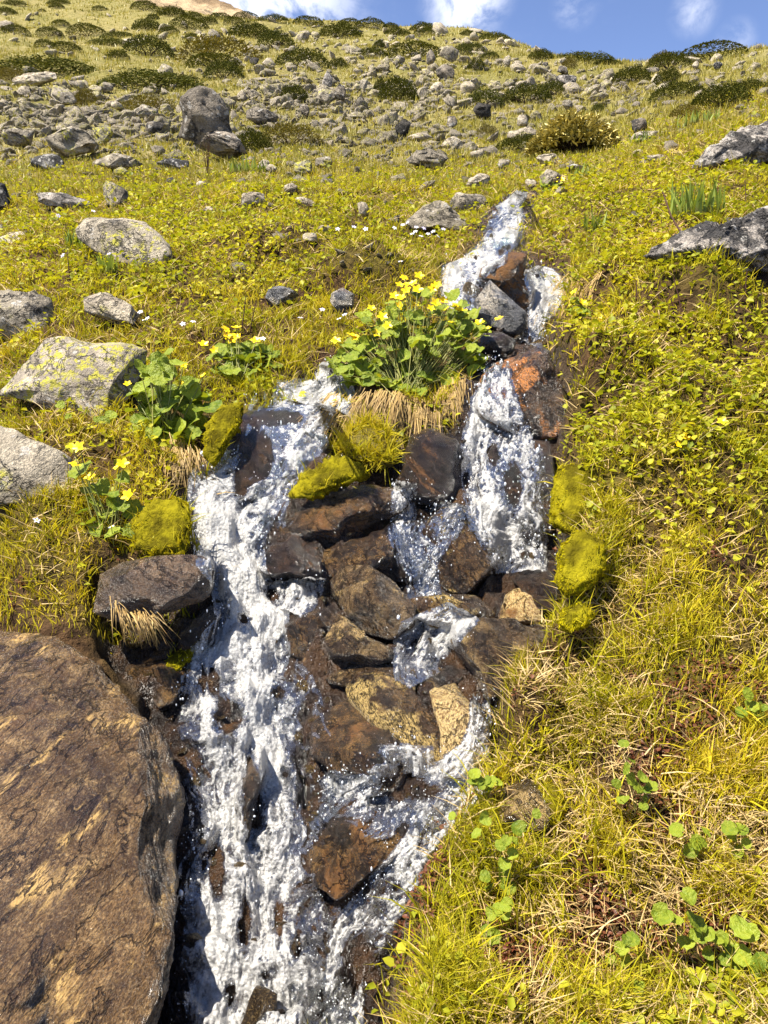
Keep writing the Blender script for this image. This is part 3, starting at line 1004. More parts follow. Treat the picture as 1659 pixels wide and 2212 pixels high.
OR('stream_rock', [(1036, 600), (1040, 563), (1060, 543), (1110, 535), (1136, 548), (1136, 593), (1152, 628), (1153, 663), (1130, 682), (1105, 655), (1065, 610)], M['mossrock'],
   'rust-moss capped rock sitting behind the grey wedge in the upper stream', depth=.9, tilt=.3, seed=32, amp=.04, stream=True, sub=5, y=3.45)
OR('stream_rock', [(1020, 745), (1040, 722), (1085, 718), (1115, 735), (1110, 760), (1060, 768), (1025, 762)], M['wetdark'],
   'low dark flat stone below the grey wedge-shaped rock', depth=1.0, seed=33, amp=.04, stream=True, sub=4)
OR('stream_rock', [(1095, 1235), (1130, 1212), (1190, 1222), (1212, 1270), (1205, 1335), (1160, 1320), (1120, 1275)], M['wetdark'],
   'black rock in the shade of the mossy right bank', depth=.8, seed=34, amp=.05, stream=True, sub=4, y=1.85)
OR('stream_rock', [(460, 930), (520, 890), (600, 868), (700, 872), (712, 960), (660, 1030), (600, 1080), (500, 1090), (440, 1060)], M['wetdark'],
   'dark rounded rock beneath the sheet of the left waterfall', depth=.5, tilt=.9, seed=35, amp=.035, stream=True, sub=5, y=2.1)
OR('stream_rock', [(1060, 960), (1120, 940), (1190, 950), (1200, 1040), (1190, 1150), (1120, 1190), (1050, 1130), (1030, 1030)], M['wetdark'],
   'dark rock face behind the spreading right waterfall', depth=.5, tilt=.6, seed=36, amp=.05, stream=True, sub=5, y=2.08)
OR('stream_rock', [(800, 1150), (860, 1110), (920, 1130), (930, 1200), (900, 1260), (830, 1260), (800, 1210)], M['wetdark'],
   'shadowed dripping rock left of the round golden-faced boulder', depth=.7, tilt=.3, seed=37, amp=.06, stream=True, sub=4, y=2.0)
OR('stream_rock', [(880, 1290), (940, 1265), (1040, 1290), (1085, 1320), (1070, 1350), (970, 1365), (890, 1340)], M['wetgold'],
   'low mottled tan rock under the round golden-faced boulder', depth=.8, tilt=.6, seed=38, amp=.04, stream=True, sub=4)
OR('stream_rock', [(690, 1470), (760, 1430), (880, 1430), (960, 1440), (1010, 1470), (960, 1500), (860, 1480), (760, 1490)], M['wetgrain'],
   'flat submerged tan rock above the gold-speckled boulder', depth=.7, tilt=.9, seed=39, amp=.04, stream=True, sub=4)
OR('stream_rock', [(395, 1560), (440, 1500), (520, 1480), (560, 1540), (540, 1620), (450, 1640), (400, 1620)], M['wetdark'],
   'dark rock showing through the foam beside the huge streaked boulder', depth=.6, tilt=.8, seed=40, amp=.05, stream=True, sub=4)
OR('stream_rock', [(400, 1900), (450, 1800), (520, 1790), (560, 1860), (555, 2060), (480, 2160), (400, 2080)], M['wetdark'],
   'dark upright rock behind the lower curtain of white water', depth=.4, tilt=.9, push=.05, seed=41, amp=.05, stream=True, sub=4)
OR('stream_rock', [(1080, 1745), (1110, 1695), (1150, 1690), (1165, 1715), (1215, 1765), (1190, 1800), (1130, 1810), (1075, 1790)], M['wetgrain'],
   'small brown stone peeping from the right bank turf beside moss', depth=.8, tilt=.5, seed=42, amp=.04, sub=4)

# --- rocks on the left bank
OR('bank_rock', h2([(-20, 672), (60, 580), (120, 520), (200, 420), (260, 398), (420, 418), (500, 425), (580, 438), (650, 470), (635, 540), (595, 610), (545, 690), (480, 745), (400, 795),
                    (300, 745), (200, 735), (95, 692)], *o3), M['lichen'], 'big flat grey slab dotted with yellow lichen beside the leafy marigold', depth=.55, tilt=.75, sub=6, seed=51, amp=.02,
   strata=.005, facets=8, lo=.82)
OR('bank_rock', h2([(-160, 210), (0, 195), (60, 188), (140, 195), (180, 183), (220, 218), (243, 262), (222, 340), (182, 420), (152, 470), (60, 492), (-160, 470)], *o3), M['grey'],
   'rounded grey boulder behind the yellow-lichened slab', 'boulder', depth=.8, tilt=.4, sub=5, seed=52, amp=.035, facets=12)
OR('bank_rock', h2([(-140, 770), (0, 778), (70, 800), (140, 850), (260, 900), (310, 940), (322, 1000), (318, 1090), (300, 1150), (150, 1165), (-140, 1150)], *o3), M['grey'],
   'grey rock with pale lichen rings below the yellow-lichened slab', depth=.7, tilt=.6, sub=5, seed=53, amp=.025, facets=10)
OR('bank_rock', h2([(362, 262), (390, 242), (470, 252), (530, 270), (590, 300), (618, 350), (600, 400), (520, 390), (430, 360), (375, 320)], *o3), M['pale'],
   'low pinkish stone half sunk in herbs above the lichened slab', depth=.7, tilt=.7, sub=4, seed=54)
OR('bank_rock', h2([(1420, 320), (1432, 250), (1490, 208), (1540, 225), (1530, 290), (1480, 340)], *o3), M['greyblue'], 'dark grey stone under the overhanging grass tussock', depth=.8, seed=55, sub=4)
OR('bank_rock', h2([(1125, 225), (1200, 205), (1290, 220), (1280, 270), (1180, 290), (1130, 260)], *o3), M['greyblue'], 'shaded grey stone under dry stems left of tussock', depth=.8, seed=56, sub=4)
OR('bank_rock', h2([(328, 990), (370, 945), (440, 932), (540, 940), (640, 960), (700, 1020), (732, 1060), (738, 1110), (690, 1152), (600, 1165), (480, 1130), (400, 1080), (338, 1030)]), M['grey'],
   'large tilted grey slab lying alone in the left meadow', depth=.6, tilt=.8, sub=5, seed=57, amp=.025, strata=.008, facets=8, lo=.8)
OR('bank_rock', h2([(-40, 1018), (0, 1010), (120, 1004), (190, 1006), (216, 1024), (170, 1050), (80, 1064), (-40, 1062)]), M['pale'], 'thin pale flat stone in the left meadow grass', depth=.8, tilt=.8,
   sub=4, seed=58, amp=.03)
OR('bank_rock', h2([(438, 850), (448, 805), (470, 788), (530, 820), (588, 862), (560, 885), (500, 905), (462, 900)]), M['grey'], 'small angular grey rock uphill of the tilted slab', depth=.8, sub=4, seed=59)
OR('bank_rock', h2([(118, 862), (170, 838), (260, 842), (340, 848), (392, 880), (388, 912), (280, 905), (150, 895)]), M['outcrop'], 'long dark layered rock with split face in left meadow', depth=.7, sub=4, seed=60,
   strata=.03)
OR('bank_rock', h2([(-60, 810), (0, 798), (30, 810), (52, 860), (45, 915), (-10, 935), (-60, 930)]), M['mottled'], 'black-faced rock beside the long layered rock', depth=.8, sub=4, seed=61)
OR('bank_rock', h2([(-50, 985), (0, 972), (50, 985), (60, 1000), (0, 1012), (-50, 1010)]), M['grey'], 'dark low rock behind the thin pale flat stone', depth=.8, sub=3, seed=62)

# --- the tall boulder and the scree round it
OR('boulder', h2([(742, 600), (745, 560), (775, 480), (790, 430), (830, 400), (880, 388), (930, 400), (970, 440), (992, 480), (990, 540), (1005, 590), (980, 640), (900, 660), (830, 655), (770, 625)]),
   M['boulder'], 'tall rounded grey boulder towering over the scree', 'boulder', depth=.9, tilt=.15, sub=5, seed=70, amp=.04, facets=12)
OR('boulder', h2([(878, 600), (905, 572), (960, 572), (1010, 588), (1055, 612), (1092, 650), (1085, 682), (1000, 688), (920, 678), (885, 650)]), M['boulder'],
   'squat grey boulder leaning on the foot of the tall boulder', 'boulder', depth=.9, sub=4, seed=71, push=-.3)
scree = [((45, 318, 275, 378), 'pale', 'long pale whaleback rock at the top of the scree'), ((222, 378, 350, 474), 'grey', 'pointed grey rock standing above the scree'),
         ((380, 544, 508, 634), 'yellowrock', 'blocky rock coated in yellow lichen among the scree'), ((170, 566, 446, 698), 'grey', 'wide grey boulder at the lower edge of the scree'),
         ((-40, 545, 172, 650), 'grey', 'sloping grey slab at the outer end of the scree'), ((134, 668, 288, 748), 'mottled', 'black and white mottled rock below the scree'),
         ((368, 672, 690, 742), 'grey', 'long flat grey slab below the wide scree boulder'), ((672, 684, 846, 744), 'mottled', 'low speckled slab end to end with the long flat slab'),
         ((478, 718, 552, 768), 'yellowrock', 'small yellow-lichened stone before the long flat slab'), ((570, 460, 685, 524), 'grey', 'flat-topped grey rock left of the tall boulder'),
         ((628, 528, 714, 592), 'boulder', 'dark wedge rock close by the tall boulder'), ((474, 438, 538, 484), 'pale', 'pale square block on the scree'),
         ((428, 356, 498, 408), 'grey', 'tilted grey block under the dark juniper strip'), ((60, 374, 150, 424), 'pale', 'pale rock under the whaleback rock'),
         ((1048, 466, 1194, 552), 'boulder', 'rounded boulder with black underside right of the tall boulder'), ((1284, 452, 1352, 518), 'boulder', 'upright grey rock in the middle of the rocky slope'),
         ((1380, 318, 1450, 392), 'outcrop', 'slanting split slab in the rock pile below juniper'), ((1352, 384, 1456, 462), 'grey', 'large pale block at the base of the rock pile'),
         ((1440, 360, 1502, 458), 'boulder', 'dark upright rock leaning on the large pale block'), ((1526, 428, 1592, 486), 'grey', 'grey cube-like rock right of the rock pile'),
         ((1548, 346, 1594, 400), 'grey', 'narrow grey rock above the cube-like rock'), ((1074, 254, 1134, 286), 'darkrock', 'small black boulder beside a pale one high on the slope'),
         ((1122, 252, 1192, 296), 'pale', 'pale sunlit boulder beside a small black one'), ((898, 130, 962, 194), 'grey', 'grey crag poking from junipers high on the hill'),
         ((1240, 198, 1292, 240), 'grey', 'square grey rock beneath the round junipers'), ((526, 164, 586, 196), 'pale', 'pale stone in front of the dark round juniper'),
         ((1038, 832, 1152, 906), 'pale', 'pale angular stone alone in the middle meadow'), ((1108, 688, 1172, 738), 'pale', 'pale leaning stone at the meadow top'),
         ((1140, 710, 1208, 752), 'pale', 'pale squarish stone touching the leaning stone'), ((1256, 700, 1368, 772), 'yellowrock', 'yellow-topped stone at the upper edge of the meadow'),
         ((1342, 678, 1470, 742), 'grey', 'grey stone with dark undercut by the yellow-topped stone'), ((824, 784, 902, 818), 'pale', 'small pale stone below the bare bush'),
         ((698, 764, 774, 800), 'boulder', 'small dark stone left of the bare bush'), ((1268, 854, 1374, 898), 'pale', 'flat pale stone crossed by dry stems'),
         ((1298, 1010, 1382, 1054), 'pale', 'pale stone close above the lilac flowers'), ((1358, 976, 1442, 1012), 'pale', 'flat stone uphill of the lilac flowers'),
         ((880, 892, 944, 928), 'pale', 'small reddish stone in the middle meadow'), ((1536, 878, 1600, 950), 'pale', 'thin upright pale stone among dry twigs'),
         ((1204, 802, 1306, 848), 'pale', 'broad low stone in dry grass'), ((1370, 772, 1448, 812), 'grey', 'grey stone hidden in dry grass below the undercut stone')]
for i, (b, mt, lb) in enumerate(scree):
    OR('boulder' if (b[2] - b[0]) > 130 else 'hillside_rock', h2(box_poly(*b, seed=200 + i)), M[mt], lb, depth=.8, tilt=.45, sub=4 if (b[2] - b[0]) > 100 else 3, seed=300 + i, amp=.035, facets=18, strata=.01, lo=.46)
right_rocks = [((238, 208, 328, 272), 'grey', 'jagged grey rock beside the long flat juniper'), ((172, 222, 228, 298), 'boulder', 'dark rock left of the jagged grey rock'),
               ((32, 242, 90, 288), 'grey', 'grey rock left of the dark rock on upper slope'), ((216, 278, 334, 352), 'boulder', 'wide dark boulder downhill of the jagged grey rock'),
               ((334, 346, 388, 388), 'grey', 'rounded grey rock right of the wide dark boulder'), ((740, 322, 852, 394), 'outcrop', 'strongly banded block on the upper right slope'),
               ((742, 284, 808, 330), 'boulder', 'dark rounded rock resting behind the banded block'), ((510, 242, 552, 294), 'grey', 'upright grey stone on upper slope'),
               ((678, 262, 712, 304), 'boulder', 'small dark stone above the banded block'), ((484, 556, 690, 622), 'pale', 'long low pale rock left of the leafy yellow shrub'),
               ((190, 360, 262, 408), 'pale', 'pale flat rock topmost of a tumbled row'), ((244, 384, 312, 430), 'grey', 'grey rock in the middle of a tumbled row'),
               ((256, 420, 332, 474), 'grey', 'lowest grey rock of a tumbled row'), ((388, 446, 474, 518), 'darkrock', 'black shaded rock under a juniper'),
               ((268, 502, 330, 572), 'boulder', 'round mottled rock below the tumbled row'), ((24, 526, 138, 602), 'darkrock', 'black block in front of the scree end'),
               ((78, 572, 214, 614), 'pale', 'flat pale slab before the black block'), ((248, 598, 354, 654), 'pale', 'pale block behind the long cracked rock'),
               ((74, 652, 352, 744), 'grey', 'long cracked grey rock at the head of the meadow'), ((352, 646, 444, 694), 'pale', 'pale round stone right of the long cracked rock'),
               ((468, 692, 558, 744), 'grey', 'rounded stone above the stream head'), ((618, 672, 802, 718), 'pale', 'flat pale slab under the leafy yellow shrub'),
               ((338, 748, 484, 824), 'pale', 'tilted pale rock left of the stream head'), ((270, 832, 452, 918), 'grey', 'dipping slab edging the top of the cascade'),
               ((598, 774, 664, 812), 'pale', 'small pale stone at the stream head'), ((658, 738, 784, 834), 'grey', 'cracked stones by yellow flowers at the stream head'),
               ((598, 832, 664, 872), 'gold', 'orange stone beside the topmost white water'), ((752, 712, 884, 752), 'boulder', 'dark flat stone below the flat pale slab'),
               ((1114, 666, 1228, 706), 'pale', 'pale oval stone in the bright green herbs'), ((1064, 518, 1148, 584), 'boulder', 'dark-sided stone right of the leafy yellow shrub'),
               ((1028, 566, 1218, 614), 'pale', 'pale broken slab right of the leafy yellow shrub'), ((1062, 648, 1128, 672), 'pale', 'thin pale stone above the oval stone'),
               ((1410, 264, 1468, 312), 'mottled', 'mottled stone near the right end of the ridge'), ((1324, 264, 1372, 308), 'pale', 'pale split stone near the right end of the ridge'),
               ((1128, 288, 1204, 324), 'grey', 'grey stone between two ridge junipers'), ((878, 368, 942, 408), 'boulder', 'hollowed dark stone right of the banded block'),
               ((568, 504, 624, 556), 'pale', 'pale cracked stone above the long low pale rock'), ((768, 434, 822, 484), 'grey', 'grey stone uphill of the leafy yellow shrub'),
               ((498, 402, 538, 444), 'grey', 'upright pale stone left of dark green juniper'), ((1068, 440, 1120, 470), 'boulder', 'small dark stone on the bare right slope'),
               ((1012, 352, 1056, 380), 'boulder', 'little dark stone at the foot of a sloping juniper'), ((710, 512, 760, 540), 'pale', 'small pale stone above the yellow shrub')]
for i, (b, mt, lb) in enumerate(right_rocks):
    OR('hillside_rock', h2(box_poly(*b, seed=400 + i), *o2), M[mt], lb, depth=.8, tilt=.45, sub=4 if (b[2] - b[0]) > 100 else 3, seed=500 + i, amp=.035, facets=18, strata=.01, lo=.46, stream=(i in (23, 26)))
OR('bank_rock', [(868, 478), (905, 450), (940, 434), (966, 440), (992, 465), (1022, 482), (1022, 508), (955, 505), (905, 498), (878, 488)], M['grey'],
   'large cracked grey rock standing left of the upper cascade', depth=.9, sub=5, seed=80, amp=.045, strata=.012, facets=14)
OR('outcrop', h2([(1100, 1120), (1180, 1060), (1290, 1000), (1400, 950), (1560, 905), (1659, 892), (1800, 880), (1850, 1150), (1659, 1190), (1580, 1180), (1480, 1180), (1300, 1170), (1180, 1150)], *o2),
   M['outcrop'], 'long craggy grey outcrop with pale cracks on the right bank', 'outcrop', depth=.6, tilt=.8, sub=6, seed=81, amp=.075, strata=.035, facets=18, sdir=(-.35, .1, 1), lo=.6, freq=1.6)
OR('outcrop', h2([(1330, 740), (1360, 690), (1400, 640), (1450, 630), (1480, 580), (1560, 540), (1640, 525), (1800, 520), (1800, 700), (1659, 715), (1560, 720), (1480, 725), (1400, 750), (1350, 755)], *o2),
   M['outcrop'], 'weathered upper outcrop shaggy with dry grass', 'outcrop', depth=.7, tilt=.4, sub=5, seed=82, amp=.08, strata=.03, facets=18, lo=.6)

# --- countless smaller stones of the slope: the largest one by one, the rest as rubble
stone_meshes = []
for k in range(10):
    rs = np.random.RandomState(900 + k)
    P_h = rs.normal(size=(16 if k < 5 else 12, 3))
    P_h /= np.linalg.norm(P_h, axis=1)[:, None]
    P_h *= rs.uniform(.75, 1.15, (len(P_h), 1)) * rs.uniform(.7, 1.2, 3) * np.array([1.2, 1.0, .72])
    V, F = hull(P_h)
    V, F = split_faces(V, F, rs, .05, 2 if k < 5 else 1)
    stone_meshes.append(make_mesh('stone', V, F, M['field' if k % 3 else 'pale'], smooth=False))
rng = np.random.RandomState(42)


def scree_density(px, py):
    d = np.where(py < 345, 0.04, 0.022)
    d += 1.7 * np.exp(-(((px - 180) / 250) ** 2 + ((py - 268) / 56) ** 2))
    d += 0.85 * np.exp(-(((px - 640) / 170) ** 2 + ((py - 220) / 90) ** 2))
    d += 0.75 * np.exp(-(((px - 860) / 150) ** 2 + ((py - 200) / 110) ** 2))
    d += 0.6 * np.exp(-(((px - 1050) / 160) ** 2 + ((py - 170) / 70) ** 2))
    d += 0.45 * np.exp(-(((px - 1330) / 200) ** 2 + ((py - 200) / 50) ** 2))
    d += 0.5 * np.exp(-(((px - 880) / 260) ** 2 + ((py - 325) / 45) ** 2))
    d += 0.25 * np.exp(-(((px - 500) / 300) ** 2 + ((py - 90) / 40) ** 2))
    d += 0.35 * np.exp(-(((px - 1560) / 120) ** 2 + ((py - 170) / 40) ** 2))
    cl = np.clip(.25 + 1.5 * fbm(px / 55 + 3, py / 26, o=2) + .6, 0.12, 1.6)
    return d * np.where(py < 175, cl * .7, .6 + .4 * cl)


N_ = 36000
spx = rng.uniform(-60, 1720, N_)
spy = 30 + 560 * rng.uniform(0, 1, N_)
keep = rng.uniform(0, 1, N_) < scree_density(spx, spy) * .75
spx, spy = spx[keep], spy[keep]
hp = ground_hit(spx, spy)
ok = np.isfinite(hp[:, 1]) & (hp[:, 1] > 3.6) & (hp[:, 1] < 175)
hp, spx, spy = hp[ok], spx[ok], spy[ok]
ssz = np.exp(rng.normal(math.log(6.3), 0.58, len(hp)))           # half width in photo pixels
ssz = np.clip(ssz, 2.2, 24)
mpp = (hp[:, 1] * cp_ + (hp[:, 2] - EYE) * sp_) * TV / 1106
rad = np.clip(ssz * mpp, 0.02, 1.1)
sd_h = grid_sample(SD, hp[:, 0] / hp[:, 1], np.log(hp[:, 1]))
rad = np.where(sd_h < .12, .012, rad)
order = np.argsort(-rad / mpp)
stone_groups = [('grey angular stone tumbled in the scree field around the tall boulder', 'loose stones of the scree field'),
                ('weathered grey stone lying on the upper grassy slope between junipers', 'stones on the upper slope'),
                ('small pale stone half buried in the slope above the meadow', 'stones above the meadow'),
                ('little weathered stone sunk among meadow herbs', 'little stones in the meadow')]
for n, i in enumerate(order[:270]):
    if hp[i, 1] > 26:
        lb, gp = stone_groups[1]
    elif spx[i] < 620 and spy[i] < 340:
        lb, gp = stone_groups[0]
    elif hp[i, 1] < 9:
        lb, gp = stone_groups[3]
    else:
        lb, gp = stone_groups[2]
    o = link('stone', stone_meshes[rng.randint(0, 5)], label=lb, cat='stone', group=gp)
    s_ = rad[i]
    o.location = (hp[i, 0], hp[i, 1] + s_ * .5, ground_z(hp[i, 0], hp[i, 1] + s_ * .5)[0] + s_ * .12)
    o.rotation_euler = (rng.normal(0, .35), rng.normal(0, .35), rng.uniform(0, 6.28))
    o.scale = (s_ * rng.uniform(.8, 1.3), s_ * rng.uniform(.8, 1.1), s_ * rng.uniform(.6, 1.15))
# ------------------------------------------------------------------ instancing of uncountable stuff
def instancer(name, protos, pos, rot, scl, idx, tint, kind='stuff', label=None, cat=None):
    """protos: meshes; one object holding points, each point showing one proto"""
    me = bpy.data.meshes.new(name)
    n = len(pos)
    me.vertices.add(n)
    me.vertices.foreach_set('co', np.ascontiguousarray(pos, np.float32).ravel())
    for an, av, ty in (('rot', rot, 'FLOAT_VECTOR'), ('scl', scl, 'FLOAT_VECTOR'), ('idx', idx, 'INT'), ('tint', tint, 'FLOAT')):
        at = me.attributes.new(an, ty, 'POINT')
        if ty == 'FLOAT_VECTOR':
            at.data.foreach_set('vector', np.ascontiguousarray(av, np.float32).ravel())
        elif ty == 'INT':
            at.data.foreach_set('value', np.ascontiguousarray(av, np.int32))
        else:
            at.data.foreach_set('value', np.ascontiguousarray(av, np.float32))
    o = link(name, me, kind=kind, label=label, cat=cat)
    ng = bpy.data.node_groups.new(name + '_nodes', 'GeometryNodeTree')
    ng.interface.new_socket('Geometry', in_out='INPUT', socket_type='NodeSocketGeometry')
    ng.interface.new_socket('Geometry', in_out='OUTPUT', socket_type='NodeSocketGeometry')
    gi = ng.nodes.new('NodeGroupInput')
    go = ng.nodes.new('NodeGroupOutput')
    join = ng.nodes.new('GeometryNodeGeometryToInstance')
    protos_o = []
    for k, pm in enumerate(protos):
        po = bpy.data.objects.new('%s_piece' % name, pm)
        protos_o.append(po)
        oi = ng.nodes.new('GeometryNodeObjectInfo')
        oi.inputs['Object'].default_value = po
    infos = [nd for nd in ng.nodes if nd.bl_idname == 'GeometryNodeObjectInfo']
    for nd in reversed(infos):
        ng.links.new(nd.outputs['Geometry'], join.inputs[0])
    iop = ng.nodes.new('GeometryNodeInstanceOnPoints')
    iop.inputs['Pick Instance'].default_value = True

    def na(nm, dt):
        a = ng.nodes.new('GeometryNodeInputNamedAttribute')
        a.data_type = dt
        a.inputs[0].default_value = nm
        return a.outputs[0]
    ng.links.new(gi.outputs[0], iop.inputs['Points'])
    ng.links.new(join.outputs[0], iop.inputs['Instance'])
    ng.links.new(na('idx', 'INT'), iop.inputs['Instance Index'])
    ng.links.new(na('rot', 'FLOAT_VECTOR'), iop.inputs['Rotation'])
    ng.links.new(na('scl', 'FLOAT_VECTOR'), iop.inputs['Scale'])
    ng.links.new(iop.outputs[0], go.inputs[0])
    md = o.modifiers.new('scatter', 'NODES')
    md.node_group = ng
    return o


# rubble: the stones beyond the largest
rest = order[270:]
n_r = len(rest)
rub_pos = np.stack([hp[rest, 0], hp[rest, 1], hp[rest, 2] + rad[rest] * .1], 1)
rub_rot = np.stack([rng.normal(0, .4, n_r), rng.normal(0, .4, n_r), rng.uniform(0, 6.28, n_r)], 1)
rub_scl = rad[rest][:, None] * rng.uniform(.7, 1.3, (n_r, 3)) * np.array([1, 1, .85])
instancer('rubble', stone_meshes[5:], rub_pos, rub_rot, rub_scl, rng.randint(0, 5, n_r), rng.uniform(0, 1, n_r))


# ------------------------------------------------------------------ leaf and grass materials
def leaf_mat(name, c0, c1, c2, base=None, trans=0.35, rough=0.5, spec=0.3, tipmix=0.0, inst=True, tip=(0.3, 0.24, 0.06), rootmul=0.55):
    m, nt, out = new_mat(name)
    br = nt.attr('br')
    bt = nt.attr('bt')
    ti = nt.attr('tint') if inst else None
    c = nt.mix(br, c0, c1)
    if ti is not None:
        c = nt.mix(ti, c, nt.mix(br, c1, c2))
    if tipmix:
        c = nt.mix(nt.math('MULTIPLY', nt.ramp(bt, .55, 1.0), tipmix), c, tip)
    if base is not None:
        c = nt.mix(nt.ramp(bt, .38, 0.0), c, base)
    b = principled(nt, out, c, rough, spec, link=False)
    tr = nt.add('ShaderNodeBsdfTranslucent')
    nt.put(tr.inputs[0], nt.mix(1.0, c, (1.15, 1.1, .55), 'MULTIPLY'))
    mx = nt.add('ShaderNodeMixShader')
    mx.inputs[0].default_value = trans
    nt.l.new(b.outputs[0], mx.inputs[1])
    nt.l.new(tr.outputs[0], mx.inputs[2])
    nt.l.new(mx.outputs[0], out.inputs[0])
    return m


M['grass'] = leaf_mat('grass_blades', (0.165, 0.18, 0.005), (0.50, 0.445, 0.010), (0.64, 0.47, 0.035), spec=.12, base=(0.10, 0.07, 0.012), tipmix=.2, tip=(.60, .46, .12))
M['straw'] = leaf_mat('dry_straw', (0.24, 0.145, 0.045), (0.48, 0.33, 0.12), (0.62, 0.48, 0.24), trans=.15, rough=.6)
M['herb'] = leaf_mat('herb_leaves', (0.15, 0.18, 0.008), (0.42, 0.42, 0.02), (0.58, 0.49, 0.04), spec=.2, rough=.5, trans=.4)
M['hillgrass'] = leaf_mat('hillside_grass', (0.19, 0.185, 0.024), (0.36, 0.31, 0.050), (0.46, 0.36, 0.11), trans=.3)
M['moss'] = leaf_mat('moss_fuzz', (0.42, 0.36, 0.004), (0.72, 0.62, 0.010), (0.24, 0.155, 0.010), trans=.3, rough=.8, spec=.1)
M['juniper'] = leaf_mat('juniper_sprays', (0.028, 0.034, 0.007), (0.098, 0.100, 0.016), (0.10, 0.10, 0.022), trans=.2, inst=False, rough=.8, spec=.05)
M['willow'] = leaf_mat('yellow_brush', (0.085, 0.070, 0.010), (0.21, 0.165, 0.022), (0.2, 0.2, 0.03), trans=.2, inst=False)
M['ironleaf'] = leaf_mat('bright_blades', (0.16, 0.22, 0.030), (0.32, 0.38, 0.07), (0.35, 0.4, 0.1), trans=.35, inst=False, base=(.2, .2, .05))
M['redmoss'] = leaf_mat('reddish_sprigs', (0.05, 0.015, 0.008), (0.14, 0.04, 0.018), (0.22, 0.10, 0.035), trans=.2)


def blades(n, h, spread, bend, width, seed, hv=0.5, lean=0.35, seg=4, flat=0.0):
    rs = np.random.RandomState(seed)
    V, F, br, bt = [], [], [], []
    for i in range(n):
        ang = rs.uniform(0, 6.283)
        r0 = spread * math.sqrt(rs.uniform())
        ra = rs.uniform(0, 6.283)
        p = np.array([r0 * math.cos(ra), r0 * math.sin(ra), -0.05 * h])
        hh = h * (1 + hv * rs.uniform(-1, 0.6))
        le = abs(rs.normal(0, lean)) + flat
        d = np.array([math.sin(le) * math.cos(ang), math.sin(le) * math.sin(ang), math.cos(le)])
        side = np.array([-math.sin(ang), math.cos(ang), 0.0])
        tw = rs.uniform(-.9, .9)
        side = side * math.cos(tw) + np.cross(d, side) * math.sin(tw)
        w = width * rs.uniform(.7, 1.3)
        b = len(V)
        bd = bend * rs.uniform(.4, 1.6)
        rb = rs.uniform()
        for k in range(seg + 1):
            t = k / seg
            ww = w * (1 - t ** 1.8) * 0.5 + 0.0001
            V.append(p - side * ww)
            V.append(p + side * ww)
            br += [rb, rb]
            bt += [t, t]
            p = p + d * hh / seg
            d = d + np.array([math.cos(ang), math.sin(ang), -0.55]) * bd / seg
            d = d / np.linalg.norm(d)
        for k in range(seg):
            q = b + 2 * k
            F.append((q, q + 1, q + 3, q + 2))
    return np.array(V), np.array(F), {'br': br, 'bt': bt}


def leaf_shape(k=7, ln=1.0, w=0.6, cup=0.15, kind='oval'):
    """a small leaf lying along +x from the origin, two rows of faces either side of the midrib"""
    V, F = [], []
    for i in range(k):
        t = i / (k - 1)
        if kind == 'oval':
            ww = w * 0.5 * math.sin(math.pi * min(1, t ** .8)) ** .8 if 0 < t < 1 else 0.004
        else:
            ww = w * .5 * (1 - abs(2 * t - 1) ** 2.4) + .004
        z = -0.25 * ln * t * t * .5
        V += [(t * ln, -ww, z + cup * ww), (t * ln, 0, z), (t * ln, ww, z + cup * ww)]
    for i in range(k - 1):
        b = 3 * i
        F += [(b, b + 3, b + 4, b + 1), (b + 1, b + 4, b + 5, b + 2)]
    return np.array(V), np.array(F)


def rotz(V, a):
    c, s_ = math.cos(a), math.sin(a)
    return V @ np.array([[c, s_, 0], [-s_, c, 0], [0, 0, 1]])


def rotx(V, a):
    c, s_ = math.cos(a), math.sin(a)
    return V @ np.array([[1, 0, 0], [0, c, s_], [0, -s_, c]])


def roty(V, a):
    c, s_ = math.cos(a), math.sin(a)
    return V @ np.array([[c, 0, -s_], [0, 1, 0], [s_, 0, c]])


def sprig(n, h, spread, lsize, seed, w=.6):
    rs = np.random.RandomState(seed)
    VV, FF, br, bt = [], [], [], []
    nv = 0
    for i in range(n):
        V, F = leaf_shape(5, lsize * rs.uniform(.6, 1.25), lsize * w * rs.uniform(.7, 1.2), .25)
        V = rotx(V, rs.normal(0, .5))
        V = roty(V, rs.uniform(-.75, .35))
        V = rotz(V, rs.uniform(0, 6.283))
        r0 = spread * math.sqrt(rs.uniform())
        ra = rs.uniform(0, 6.283)
        z = h * rs.uniform(.15, 1.0)
        V = V + np.array([r0 * math.cos(ra), r0 * math.sin(ra), z])
        VV.append(V)
        FF.append(F + nv)
        nv += len(V)
        br += [rs.uniform()] * len(V)
        bt += [.3 + .7 * z / h] * len(V)
    return np.concatenate(VV), np.concatenate(FF), {'br': br, 'bt': bt}


def pm(name, t, mat):
    return make_mesh(name, t[0], t[1], mat, False, t[2])



